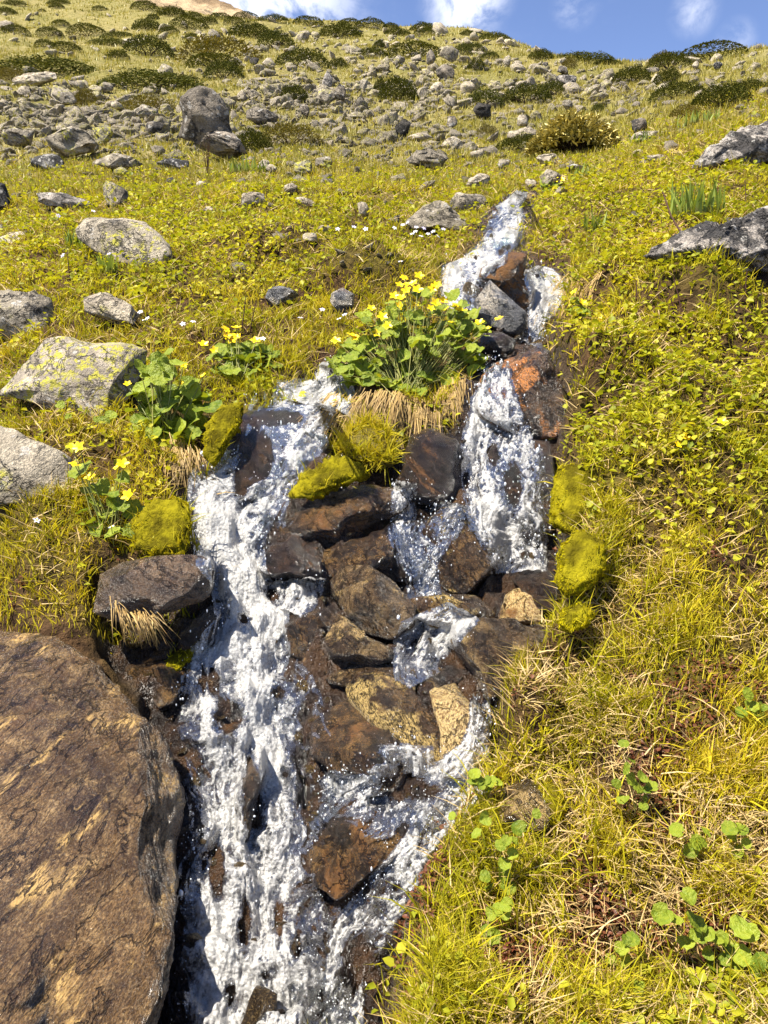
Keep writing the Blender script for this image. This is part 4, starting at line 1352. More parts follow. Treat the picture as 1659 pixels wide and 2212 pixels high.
def blade_sheet(name, base, h, w, az, lean, bend, tint, mat, seg=2, N=None, br=None, parent=None, rs=None):
    """every blade of a sward as its own thin curved strip, in one mesh"""
    n = len(base)
    rs = rs or np.random.RandomState(1)
    if N is None:
        N = np.tile(np.array([0, 0, 1.0]), (n, 1))
    t1 = np.cross(N, np.array([0.0, 1.0, 0.013]))
    t1 /= np.linalg.norm(t1, axis=1)[:, None] + 1e-9
    t2 = np.cross(N, t1)
    ca, sa_ = np.cos(az)[:, None], np.sin(az)[:, None]
    out = t1 * ca + t2 * sa_
    side = -t1 * sa_ + t2 * ca
    d = N * np.cos(lean)[:, None] + out * np.sin(lean)[:, None]
    tw = rs.uniform(-1.1, 1.1, n)[:, None]
    side = side * np.cos(tw) + np.cross(d, side) * np.sin(tw)
    p = base.copy()
    rows = []
    for k in range(seg + 1):
        t = k / seg
        ww = (w * (1 - .93 * t ** 1.7) * .5)[:, None]
        rows.append(p - side * ww)
        rows.append(p + side * ww)
        p = p + d * (h / seg)[:, None]
        d = d + (out - .5 * N - np.array([0, 0, .35])) * (bend / seg)[:, None]
        d /= np.linalg.norm(d, axis=1)[:, None]
    m = 2 * (seg + 1)
    V = np.stack(rows, 1).reshape(-1, 3)
    q = np.array([(2 * k, 2 * k + 1, 2 * k + 3, 2 * k + 2) for k in range(seg)])
    F = (np.arange(n)[:, None, None] * m + q[None]).reshape(-1, 4)
    br = rs.uniform(0, 1, n) if br is None else br
    bt = np.tile(np.repeat(np.arange(seg + 1) / seg, 2), n)
    me = make_mesh(name, V, F, mat, False, {'br': np.repeat(br, m), 'bt': bt, 'tint': np.repeat(np.clip(tint, 0, 1), m)})
    return link(name, me, kind='stuff', parent=parent)


def leaf_sheet(name, base, size, wid, az, pitch, roll, tint, mat, rs, parent=None):
    n = len(base)
    sh = np.array([(0, 0, 0), (.28, -.5, .16), (.68, -.42, .10), (1, 0, -.12), (.68, .42, .10), (.28, .5, .16)])
    L_ = np.repeat(sh[None], n, 0) * np.stack([size, size * wid, size], 1)[:, None]
    cr, sr = np.cos(roll)[:, None], np.sin(roll)[:, None]
    y, z = L_[..., 1] * cr - L_[..., 2] * sr, L_[..., 1] * sr + L_[..., 2] * cr
    cp2, sp2 = np.cos(pitch)[:, None], np.sin(pitch)[:, None]
    x, z = L_[..., 0] * cp2 - z * sp2, L_[..., 0] * sp2 + z * cp2
    ca, sa_ = np.cos(az)[:, None], np.sin(az)[:, None]
    V = np.stack([x * ca - y * sa_, x * sa_ + y * ca, z], -1) + base[:, None]
    q = np.array([(0, 1, 2, 3), (0, 3, 4, 5)])
    F = (np.arange(n)[:, None, None] * 6 + q[None]).reshape(-1, 4)
    me = make_mesh(name, V.reshape(-1, 3), F, mat, False, {'br': np.repeat(rs.uniform(0, 1, n), 6), 'bt': np.full(n * 6, .6), 'tint': np.repeat(np.clip(tint, 0, 1), 6)})
    return link(name, me, kind='stuff', parent=parent)


# rocks stop the turf: mark ground covered by rock bodies
def covered(pos, pad=1.0):
    bad = np.zeros(len(pos), bool)
    for V3, F in ALL_ROCK_GEO:
        mn, mx = V3.min(0), V3.max(0)
        if mn[1] > 9:
            continue
        c = (mn + mx) / 2
        r = (mx - mn) / 2
        q = (pos - c) / r
        bad |= ((q[:, 0] / .86) ** 2 + (q[:, 1] / .86) ** 2 < 1) & (pos[:, 2] < mx[2] + .02)
    return bad


def scatter_points(n, y0, y1, seed, amax=.72, power=1.0):
    rs = np.random.RandomState(seed)
    a = rs.uniform(-amax, amax, n)
    L = math.log(y0) + (math.log(y1) - math.log(y0)) * rs.uniform(0, 1, n) ** power
    y = np.exp(L)
    x = a * y
    z = grid_sample(Z, a, L) + EYE
    sd = grid_sample(SD, a, L)
    return np.stack([x, y, z], 1), sd, rs


def gauss(px, py, cx, cy, sx, sy):
    return np.exp(-(((px - cx) / sx) ** 2 + ((py - cy) / sy) ** 2))


def herbiness(px, py, x, y):
    """share of leafy herbs against grass"""
    h = 0.20 + 0.8 * gauss(px, py, 1500, 820, 300, 240) + 0.8 * gauss(px, py, 1350, 470, 260, 120) + .75 * gauss(px, py, 400, 520, 420, 130)
    h -= .6 * gauss(px, py, 1300, 1750, 420, 420) + .4 * gauss(px, py, 800, 600, 130, 70) + .5 * gauss(px, py, 620, 740, 100, 90) + .35 * gauss(px, py, 150, 1220, 200, 110)
    return h + .28 * fbm(x * 3, y * 3, o=2)


def baldness(x, y, px, py):
    """bare soil patches on the near right bank"""
    b = fbm(x * 7.5 + 3, y * 7.5 + 8, o=3)
    k = .6 * gauss(px, py, 1480, 1480, 170, 80) + .6 * gauss(px, py, 1500, 1620, 160, 70) + .7 * gauss(px, py, 1250, 2110, 200, 90) + .5 * gauss(px, py, 1640, 2080, 120, 90)
    k += .6 * gauss(px, py, 940, 1900, 60, 140) + .3 * gauss(px, py, 1250, 1400, 120, 60)
    return b + k


def spread(P, m, rs, rad):
    """m blades round each point, set back on the ground"""
    n = len(P)
    k = np.repeat(np.arange(n), m)
    an = rs.uniform(0, 6.283, n * m)
    r = np.sqrt(rs.uniform(0, 1, n * m)) * np.repeat(rad, m)
    Q = P[k].copy()
    Q[:, 0] += np.cos(an) * r
    Q[:, 1] += np.sin(an) * r
    Q[:, 2] = ground_z(Q[:, 0], Q[:, 1]) - .003
    return Q, k, an


BIG_POLY = [(-600, 1350), (0, 1345), (110, 1375), (190, 1415), (270, 1475), (320, 1540), (380, 1640), (405, 1700), (380, 1830), (360, 2030), (320, 2180), (290, 2600), (-600, 2600)]
KEEP_OFF = [(885, 790, 150, 62), (360, 900, 85, 60), (520, 780, 70, 30)]

# --- near banks
P_, sd_, rs_ = scatter_points(46000, .78, 13, 11, .66)
px_, py_ = project(P_)
okk = (sd_ > 0.004) & (rs_.uniform(0, 1, len(P_)) > .85 * sstep(np.log(P_[:, 1]), math.log(6), math.log(13))) & ~covered(P_) & (poly_sdf(px_, py_, BIG_POLY) > 0)
for (x, y, rx, ry) in KEEP_OFF:
    okk &= ((px_ - x) / rx) ** 2 + ((py_ - y) / ry) ** 2 > 1
P_, sd_, px_, py_ = P_[okk], sd_[okk], px_[okk], py_[okk]
n0 = len(P_)
hb = herbiness(px_, py_, P_[:, 0], P_[:, 1])
bald = baldness(P_[:, 0], P_[:, 1], px_, py_)
patch = np.clip(.40 + .75 * fbm(P_[:, 0] * 2.1, P_[:, 1] * 2.1, o=3) + rs_.normal(0, .12, n0) - .14 * sstep(P_[:, 1], 2.6, 4), 0, 1)
is_bald = (bald > .36) & (rs_.uniform(0, 1, n0) < .82)
is_herb = (rs_.uniform(0, 1, n0) < hb * .62) & ~is_bald
cn_ = fbm(P_[:, 0] * 8.5 + 2, P_[:, 1] * 8.5, o=2) + .25 * fbm(P_[:, 0] * 19, P_[:, 1] * 19, o=2)
gap = (rs_.uniform(0, 1, n0) > .22 + .8 * sstep(cn_, -.42, .05)) & (P_[:, 1] < 5.5)
clump = .55 + .85 * sstep(cn_, -.3, .5)
is_herb &= ~gap
isgr = ~is_herb & ~is_bald & ~gap
shortz = np.clip(gauss(px_, py_, 150, 1210, 230, 120) + .35 * (fbm(P_[:, 0] * 4, P_[:, 1] * 4 + 9, o=2) > .15), 0, 1)
yk = P_[:, 1]

g = np.where(isgr)[0]
Q, k, an = spread(P_[g], 12, rs_, .022 + .016 * yk[g])
gg = g[k]
nb = len(Q)
hgt = (.030 + .026 * rs_.uniform(0, 1, nb) ** 1.5) * np.repeat(rs_.uniform(.6, 1.35, len(g)), 12) * clump[gg] * (1 - .45 * shortz[gg]) * np.clip(.75 + .13 * yk[gg], .8, 1.5)
wid = (.0011 + .00075 * yk[gg]) * rs_.uniform(.7, 1.35, nb)
az = an + rs_.normal(0, .9, nb)
lean = np.abs(rs_.normal(0, .55, nb)) + .1
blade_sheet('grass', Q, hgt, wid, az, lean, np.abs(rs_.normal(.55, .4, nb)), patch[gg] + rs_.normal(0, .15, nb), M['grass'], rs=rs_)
# long single blades
g = np.where(isgr & (rs_.uniform(0, 1, n0) < .10))[0]
Q, k, an = spread(P_[g], 5, rs_, np.full(len(g), .02))
nb = len(Q)
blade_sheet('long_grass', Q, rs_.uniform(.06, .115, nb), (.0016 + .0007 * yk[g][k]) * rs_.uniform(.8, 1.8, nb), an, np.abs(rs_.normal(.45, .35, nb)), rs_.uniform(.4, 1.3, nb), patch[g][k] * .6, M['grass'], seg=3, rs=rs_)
# dead straw lying in the sward
dryp = np.clip(.3 + .6 * fbm(P_[:, 0] * 1.1 + 4, P_[:, 1] * 1.1, o=3) + .35 * sstep(yk, 3.0, 5.0) - .10 * (yk < 2.2), .08, .85)
g = np.where(~is_bald & (rs_.uniform(0, 1, n0) < dryp))[0]
Q, k, an = spread(P_[g], 4, rs_, .03 + .012 * yk[g])
nb = len(Q)
Q[:, 2] += rs_.uniform(0, .02, nb)
blade_sheet('straw', Q, rs_.uniform(.03, .08, nb) * np.clip(.8 + .12 * yk[g][k], .8, 1.6), (.0011 + .0006 * yk[g][k]) * rs_.uniform(.7, 1.4, nb), rs_.uniform(0, 6.283, nb), rs_.uniform(.7, 1.5, nb), rs_.uniform(0, .6, nb),
            rs_.uniform(0, 1, nb), M['straw'], rs=rs_)
# leafy herbs
g = np.where(is_herb)[0]
Q, k, an = spread(P_[g], 6, rs_, .025 + .018 * yk[g])
nb = len(Q)
Q[:, 2] += rs_.uniform(.006, .045, nb) * np.clip(.7 + .15 * yk[g][k], .8, 1.5)
leaf_sheet('herbs', Q, rs_.uniform(.010, .024, nb) * np.clip(.72 + .17 * yk[g][k], .8, 2.0), rs_.uniform(.5, .95, nb), rs_.uniform(0, 6.283, nb), rs_.normal(.1, .45, nb), rs_.normal(0, .45, nb), patch[g][k] * .8 + rs_.normal(0, .2, nb),
           M['herb'], rs_)
# low red-brown leaflets on the bare soil
g = np.where(is_bald & (py_ > 1100))[0]
Q, k, an = spread(P_[g], 5, rs_, np.full(len(g), .03))
nb = len(Q)
Q[:, 2] += rs_.uniform(.002, .012, nb)
leaf_sheet('red_leaflets', Q, rs_.uniform(.005, .011, nb), rs_.uniform(.5, .9, nb), rs_.uniform(0, 6.283, nb), rs_.normal(.2, .5, nb), rs_.normal(0, .5, nb), rs_.uniform(0, 1, nb), M['redmoss'], rs_)

# --- slope beyond
P_, sd_, rs_ = scatter_points(46000, 6.5, 150, 12, .66)
px_, py_ = project(P_)
v_ = np.isfinite(P_[:, 2]) & (sd_ > .05) & (rs_.uniform(0, 1, len(P_)) < (.6 + .4 * fbm(P_[:, 0] * .5, P_[:, 1] * .5, o=3)))
v_ &= rs_.uniform(0, 1, len(P_)) > .85 * np.clip(1.3 * gauss(px_, py_, 180, 268, 250, 56) + .7 * gauss(px_, py_, 660, 220, 150, 70), 0, 1)
P_ = P_[v_]
n0 = len(P_)
yk = P_[:, 1]
pt = np.clip(.45 + .5 * fbm(P_[:, 0] * .25, P_[:, 1] * .25, o=4) + rs_.normal(0, .18, n0), 0, 1)
Q, k, an = spread(P_, 6, rs_, .05 + .012 * yk)
nb = len(Q)
blade_sheet('slope_grass', Q, np.clip(.05 + .004 * yk[k], .06, .32) * rs_.uniform(.5, 1.3, nb), (.003 + .0011 * yk[k]) * rs_.uniform(.6, 1.4, nb), an, np.abs(rs_.normal(0, .6, nb)), np.full(nb, .3), pt[k], M['hillgrass'], seg=1, rs=rs_)

# --- gravel wedged in the stream bed
wet_gravel = []
for k in range(4):
    me = stone_meshes[k].copy()
    me.materials.clear()
    me.materials.append(M[('wetbrown', 'wetgrain', 'wetdark', 'wetgold')[k]])
    wet_gravel.append(me)
P_, sd_, rs_ = scatter_points(9000, .85, 6.5, 31, .42)
P_ = P_[sd_ < -.01][:750]
n0 = len(P_)
gs = np.exp(rs_.normal(math.log(.009), .5, n0)) * np.clip(P_[:, 1] / 1.8, .8, 2)
instancer('gravel', wet_gravel, P_ + np.array([0, 0, -.15]) * gs[:, None], rs_.uniform(0, 6.28, (n0, 3)) * np.array([.2, .2, 1]), gs[:, None] * rs_.uniform(.7, 1.3, (n0, 3)), rs_.randint(0, 4, n0), rs_.uniform(0, 1, n0))
# ------------------------------------------------------------------ junipers and other shrubs
def shrub_mesh(name, seed, mat, n=1500, ln=.16, w=.05, lump=.35, leaf=False):
    rs = np.random.RandomState(seed)
    VV, FF, br, bt = [], [], [], []
    nv = 0
    # uneven dome, unit half-width, unit height
    for i in range(n):
        ph = rs.uniform(0, 6.283)
        r = math.sqrt(rs.uniform(0, 1))
        top = (1 - r ** 2.6) ** .6
        lumpy = 1 + lump * float(fbm(np.array([math.cos(ph) * r * 2.2 + seed]), np.array([math.sin(ph) * r * 2.2]), o=2)[0])
        depthf = rs.uniform(.0, 1.0) ** (.25 + .5 * r)
        p = np.array([r * math.cos(ph) * (.9 + .1 * lumpy), r * math.sin(ph), max(.02, top * lumpy * depthf)])
        nrm = np.array([p[0] * .8, p[1] * .8, .75])
        d = nrm / np.linalg.norm(nrm) + rs.normal(0, .45, 3)
        d /= np.linalg.norm(d)
        side = np.cross(d, rs.normal(size=3))
        side /= np.linalg.norm(side)
        l_ = ln * rs.uniform(.5, 1.3)
        ww = w * rs.uniform(.6, 1.3)
        mid = p + d * l_ * .5
        q = np.array([p - side * ww * .3, mid - side * ww, p + d * l_, mid + side * ww])
        VV.append(q)
        FF.append(np.array([[0, 1, 2, 3]]) + nv)
        nv += 4
        k = rs.uniform()
        br += [k] * 4
        bt += [.2, .6, 1, .6]
    return make_mesh(name, np.concatenate(VV), np.concatenate(FF), mat, False, {'br': br, 'bt': bt})


jun_m = [shrub_mesh('juniper_crown', 20 + k, M['juniper'], n=3600, ln=.085, w=.026) for k in range(4)]
wil_m = [shrub_mesh('brush_crown', 30 + k, M['willow'], n=3000, ln=.11, w=.022) for k in range(2)]
m_, nt_, out_ = new_mat('bark')
principled(nt_, out_, (0.055, 0.038, 0.026), .9, .1)
M['bark'] = m_


def tube(points, r0, r1, sides=5):
    P = [np.array(p, float) for p in points]
    V, F = [], []
    n = len(P)
    for i, p in enumerate(P):
        d = P[min(i + 1, n - 1)] - P[max(i - 1, 0)]
        d /= np.linalg.norm(d) + 1e-9
        u = np.cross(d, (0.31, 0.77, 0.2))
        u /= np.linalg.norm(u)
        v = np.cross(d, u)
        r = r0 + (r1 - r0) * i / (n - 1)
        for k in range(sides):
            t = k / sides * 6.2832
            V.append(p + (u * math.cos(t) + v * math.sin(t)) * r)
    for i in range(n - 1):
        for k in range(sides):
            a_, b_ = i * sides + k, i * sides + (k + 1) % sides
            F.append((a_, b_, b_ + sides, a_ + sides))
    return np.array(V), np.array(F)


def merge(parts):
    VV, FF, n = [], [], 0
    for V, F in parts:
        VV.append(V)
        FF.append(F + n)
        n += len(V)
    return np.concatenate(VV), np.concatenate(FF)


stem_parts = []
rs0 = np.random.RandomState(5)
for k in range(7):
    t = k / 7 * 6.283 + rs0.uniform(-.3, .3)
    e_ = np.array([math.cos(t) * .7, math.sin(t) * .7, rs0.uniform(.35, .6)])
    stem_parts.append(tube([(0, 0, -.25), e_ * .4 + np.array([0, 0, .02]), e_], .05, .015))
stem_mesh = make_mesh('shrub_stems', *merge(stem_parts), M['bark'])


def shrub(x0, y0, w, h, typ, ox, oy, label, group, seed):
    """place a shrub by its box in the enlarged crop"""
    cx, by = x0 / 2 + ox, (y0 + h / 2) / 2 + oy
    p = gh(cx, by - 1)
    s_ = px_size(p)
    W_, H_ = w / 4 * s_, h / 2 * s_
    rs = random.Random(seed)
    cen = (p[0], p[1] + W_ * .35, ground_z(p[0], p[1] + W_ * .35)[0])
    e = link('juniper_shrub' if typ == 'j' else 'brush_shrub', None, label=label, cat='shrub', group=group, loc=(cen[0], cen[1], cen[2] - .06 * H_))
    mesh = rs.choice(jun_m if typ == 'j' else wil_m)
    c = link('crown', mesh, parent=e)
    hz = max(H_ * .95, W_ * .22)
    c.scale = (W_ * 1.2, W_ * .85, hz * 1.1)
    c.rotation_euler = (math.radians(19), 0, rs.choice([0, math.pi]) + rs.uniform(-.25, .25))
    st = link('stems', stem_mesh, parent=e)
    st.scale = (W_ * .8, W_ * .6, hz * .9)
    return e


jl = [(620, 35, 110, 30), (735, 55, 110, 35), (825, 68, 80, 20), (890, 92, 80, 22), (950, 80, 90, 18), (1060, 78, 100, 18), (1010, 97, 80, 20), (1180, 82, 110, 24), (1330, 102, 120, 28),
      (1510, 104, 90, 20), (1600, 114, 120, 28), (260, 108, 70, 22), (210, 148, 100, 32), (370, 150, 150, 30), (500, 155, 130, 20), (630, 112, 110, 38), (810, 118, 150, 30), (730, 140, 80, 22),
      (830, 160, 60, 22), (460, 185, 170, 25), (190, 195, 80, 30), (280, 210, 120, 35), (500, 245, 90, 30), (900, 210, 130, 35), (50, 15, 100, 20), (245, 12, 90, 20), (240, 30, 60, 15),
      (430, 42, 60, 18), (660, 78, 50, 20), (180, 48, 30, 10), (1470, 140, 160, 50), (1300, 260, 200, 60), (1270, 410, 110, 60), (1640, 195, 50, 30), (1640, 375, 50, 50), (1610, 230, 110, 30),
      (1460, 280, 80, 40), (1080, 140, 180, 55), (1190, 180, 140, 70), (920, 290, 210, 36), (800, 350, 90, 30), (60, 135, 110, 24), (20, 50, 80, 22)]
for i, (x, y, w, h) in enumerate(jl):
    shrub(x, y, w, h, 'j', 0, 0, 'low dark juniper mat spread on the open upper hillside', 'juniper mats on the upper hillside', i)
jr = [(130, 230, 220, 40), (175, 122, 110, 30), (60, 142, 100, 28), (175, 142, 80, 24), (30, 114, 60, 20), (340, 215, 70, 50), (390, 210, 80, 35), (400, 285, 70, 40), (365, 145, 70, 20),
      (480, 162, 130, 28), (460, 245, 70, 30), (680, 244, 100, 38), (970, 272, 110, 20), (1230, 340, 110, 60), (1430, 242, 250, 35), (1240, 268, 160, 60), (930, 470, 60, 40)]
for i, (x, y, w, h) in enumerate(jr):
    shrub(x, y, w, h, 'j', 829.5, 0, 'low dark juniper cushion among stones under the skyline', 'juniper cushions under the skyline', 60 + i)
for i, (b, typ, ox, lb) in enumerate([
        ((630, 208, 190, 78), 'j', 0, 'round black-green juniper behind the pale stone on the open slope'),
        ((940, 245, 320, 84), 'w', 0, 'large yellow-olive brush patch in the middle of the open slope'),
        ((960, 312, 150, 66), 'j', 0, 'dark juniper just below the yellow-olive brush patch'),
        ((640, 357, 390, 66), 'j', 0, 'long dark juniper strip uphill of the tall boulder'),
        ((180, 302, 390, 60), 'j', 0, 'long dull juniper band behind the whaleback rock'),
        ((40, 330, 120, 50), 'w', 0, 'olive brush at the end of the dull juniper band'),
        ((1090, 620, 150, 90), 'j', 0, 'spiky green juniper touching the squat boulder'),
        ((1250, 600, 240, 80), 'w', 0, 'yellow-green brush right of the spiky green juniper'),
        ((640, 455, 200, 60), 'w', 0, 'yellow-olive brush growing in the scree left of the tall boulder'),
        ((370, 425, 90, 70), 'w', 0, 'small olive bush beside the pointed grey rock'),
        ((60, 395, 150, 90), 'j', 829.5, 'round dark juniper in the middle of the rocky slope'),
        ((620, 412, 190, 78), 'j', 829.5, 'bright green juniper mound below the banded block'),
        ((730, 392, 120, 62), 'j', 829.5, 'juniper joined to the bright green juniper mound'),
        ((430, 432, 150, 80), 'j', 829.5, 'dark juniper hanging over a black rock'),
        ((860, 252, 240, 36), 'j', 829.5, 'long flat juniper in the dip of the skyline'),
        ((800, 282, 60, 40), 'w', 829.5, 'little yellow bush beneath the skyline dip'),
        ((1080, 328, 150, 60), 'j', 829.5, 'juniper sloping down the right shoulder'),
        ((1210, 234, 110, 50), 'w', 829.5, 'domed grey-olive bush standing on the skyline'),
        ((1280, 402, 200, 66), 'j', 829.5, 'dark juniper wedge on the right slope'),
        ((1480, 425, 230, 84), 'j', 829.5, 'broad green juniper behind the right bank edge'),
        ((1600, 380, 160, 50), 'j', 829.5, 'olive juniper above the right bank edge'),
        ((1320, 480, 130, 50), 'w', 829.5, 'yellow leafy bush below the dark juniper wedge'),
        ((450, 572, 90, 60), 'w', 829.5, 'small bright yellow-green bush above the long low pale rock'),
        ((600, 640, 210, 60), 'j', 829.5, 'dark low juniper left of the yellow leafy shrub')]):
    shrub(*b, typ, ox, 0, lb, None, 100 + i)

# a leafy broad-leaved shrub with yellowing leaves
m_, nt_, out_ = new_mat('yellowing_leaves')
br_ = nt_.attr('br')
c_ = nt_.mix(nt_.ramp(br_, .15, .85, smooth=False), (0.20, 0.165, 0.025), (0.60, 0.49, 0.14))
principled(nt_, out_, c_, .45, .35)
M['rhodo'] = m_


def leafy_shrub():
    p = gh(1250, 338)
    s_ = px_size(p)
    W_, H_ = 98 * s_, 74 * s_
    e = link('leafy_shrub', None, label='rounded shrub with curled yellow-brown leaves below the rocky slope', cat='shrub', loc=(p[0], p[1] + W_ * .6, ground_z(p[0], p[1] + W_ * .6)[0] - .03))
    rs = np.random.RandomState(77)
    parts = []
    for k in range(26):
        t = rs.uniform(0, 6.283)
        r = rs.uniform(.3, .95)
        top = np.array([math.cos(t) * r * W_, math.sin(t) * r * W_ * .7, H_ * (1 - r ** 2.5 * .75) * rs.uniform(.6, .95)])
        parts.append(tube([(0, 0, 0), top * np.array([.35, .35, .55]), top], .03 * W_, .008 * W_))
    st = link('stems', make_mesh('stems', *merge(parts), M['bark']), parent=e)
    VV, FF, br, bt, n = [], [], [], [], 0
    for k in range(3600):
        t = rs.uniform(0, 6.283)
        r = math.sqrt(rs.uniform())
        lum = 1 + .3 * math.sin(t * 3 + 1) * r + rs.normal(0, .08)
        z = H_ * ((1 - r ** 2.4) ** .6) * lum * rs.uniform(.45, 1.0) ** .5 + .02
        V, F = leaf_shape(4, .16 * W_ * rs.uniform(.6, 1.2), .06 * W_, .9, 'oval')
        V = rotx(V, rs.normal(0, .6))
        V = roty(V, rs.uniform(-1.3, .3))
        V = rotz(V, t + rs.normal(0, .9))
        V = V + np.array([math.cos(t) * r * W_, math.sin(t) * r * W_ * .75, z])
        VV.append(V)
        FF.append(F + n)
        n += len(V)
        k_ = np.clip(rs.normal(.5, .3) + .25 * (z / H_ - .5), 0, 1)
        br += [k_] * len(V)
        bt += [.5] * len(V)
    link('crown', make_mesh('crown', np.concatenate(VV), np.concatenate(FF), M['rhodo'], False, {'br': br, 'bt': bt}), parent=e)


leafy_shrub()
# ------------------------------------------------------------------ running water over bed and rocks
ia0, ia1 = np.searchsorted(ga, -.5), np.searchsorted(ga, .5)
ja1 = np.searchsorted(gL, math.log(9))
sub_idx = (np.arange(ia0, ia1)[:, None] * len(gL) + np.arange(0, ja1)[None])
gv = TX[sub_idx.ravel()]
gf = grid_faces(ia1 - ia0, ja1)
bv, bf, n_ = [gv], [gf[:, [0, 1, 2]], gf[:, [0, 2, 3]]], len(gv)
for V3, F in STREAM_GEO:
    bv.append(V3)
    bf.append(F + n_)
    n_ += len(V3)
BVH = BVHTree.FromPolygons(np.concatenate(bv).tolist(), np.concatenate(bf).tolist(), all_triangles=True)
EYEV = Vector((0, 0, EYE))


def cast(px, py):
    X, Yv, Zv = ray(px, py)
    d = Vector((float(X), float(Yv), float(Zv)))
    L_ = d.length
    h = BVH.ray_cast(EYEV, d / L_, 60)
    return h[3] / L_ if h[0] is not None else None       # forward depth


def water_mat():
    m, nt, out = new_mat('white_water')
    v = nt.add('ShaderNodeTexCoord').outputs['Object']
    fo = nt.attr('foam')
    fine = nt.noise(v, 210, 4, 0.8)
    cells = nt.voro(v, 130)
    mid = nt.noise(v, 45, 4, 0.65)
    mask = nt.ramp(nt.math('ADD', fo, nt.math('MULTIPLY', nt.math('SUBTRACT', nt.math('ADD', nt.math('MULTIPLY', mid, .6), nt.math('MULTIPLY', fine, .4)), .5), 2.0)), .16, .66)
    h = nt.math('ADD', nt.math('MULTIPLY', fine, 1.0), nt.math('MULTIPLY', cells, -.8))
    h = nt.math('ADD', h, nt.math('MULTIPLY', mid, 1.2))
    nrm = nt.bump(h, 0.7, 0.006)
    white = nt.add('ShaderNodeBsdfPrincipled')
    wc = nt.mix(nt.ramp(fine, .38, .62), (0.40, 0.39, 0.37), (0.76, 0.74, 0.705))
    nt.put(white.inputs['Base Color'], wc)
    white.inputs['Roughness'].default_value = .28
    white.inputs['Specular IOR Level'].default_value = .5
    nt.put(white.inputs['Normal'], nrm)
    tl = nt.add('ShaderNodeBsdfTranslucent')
    tl.inputs[0].default_value = (.72, .71, .69, 1)
    wm = nt.add('ShaderNodeMixShader')
    wm.inputs[0].default_value = .3
    nt.l.new(white.outputs[0], wm.inputs[1])
    nt.l.new(tl.outputs[0], wm.inputs[2])
    tp = nt.add('ShaderNodeBsdfTransparent')
    tp.inputs[0].default_value = (.88, .90, .90, 1)
    gl = nt.add('ShaderNodeBsdfGlossy')
    gl.inputs['Roughness'].default_value = .06
    nt.put(gl.inputs['Normal'], nrm)
    fr = nt.add('ShaderNodeFresnel')
    fr.inputs['IOR'].default_value = 1.5
    nt.put(fr.inputs['Normal'], nrm)
    cm_ = nt.add('ShaderNodeMixShader')
    nt.l.new(fr.outputs[0], cm_.inputs[0])
    nt.l.new(tp.outputs[0], cm_.inputs[1])
    nt.l.new(gl.outputs[0], cm_.inputs[2])
    mx = nt.add('ShaderNodeMixShader')
    nt.put(mx.inputs[0], mask)
    nt.l.new(cm_.outputs[0], mx.inputs[1])
    nt.l.new(wm.outputs[0], mx.inputs[2])
    nt.l.new(mx.outputs[0], out.inputs[0])
    return m


M['water'] = water_mat()
OFF = np.array([0, -.55, .83])
# places where rock breaks the surface
HOLES = [(545, 1715, 24, 95), (470, 1885, 14, 55), (532, 2010, 16, 75), (603, 1985, 10, 40), (640, 2050, 9, 30), (490, 1555, 30, 45), (455, 1480, 26, 30), (530, 1345, 16, 16), (590, 1290, 14, 16),
         (740, 1860, 60, 70), (560, 985, 30, 55), (520, 1040, 18, 40), (600, 905, 60, 18), (1095, 545, 30, 22), (770, 2080, 40, 60), (500, 2150, 14, 50), (600, 1500, 14, 14), (575, 2110, 9, 9),
         (1110, 1050, 22, 50), (1065, 985, 14, 30), (880, 1700, 60, 30), (760, 1640, 60, 40)]
SPRAY = []


def smooth2(D, k, axis):
    for _ in range(k):
        a_ = np.roll(D, 1, axis)
        b_ = np.roll(D, -1, axis)
        if axis == 0:
            a_[0], b_[-1] = D[0], D[-1]
        else:
            a_[:, 0], b_[:, -1] = D[:, 0], D[:, -1]
        D = (a_ + D * 2 + b_) / 4
    return D


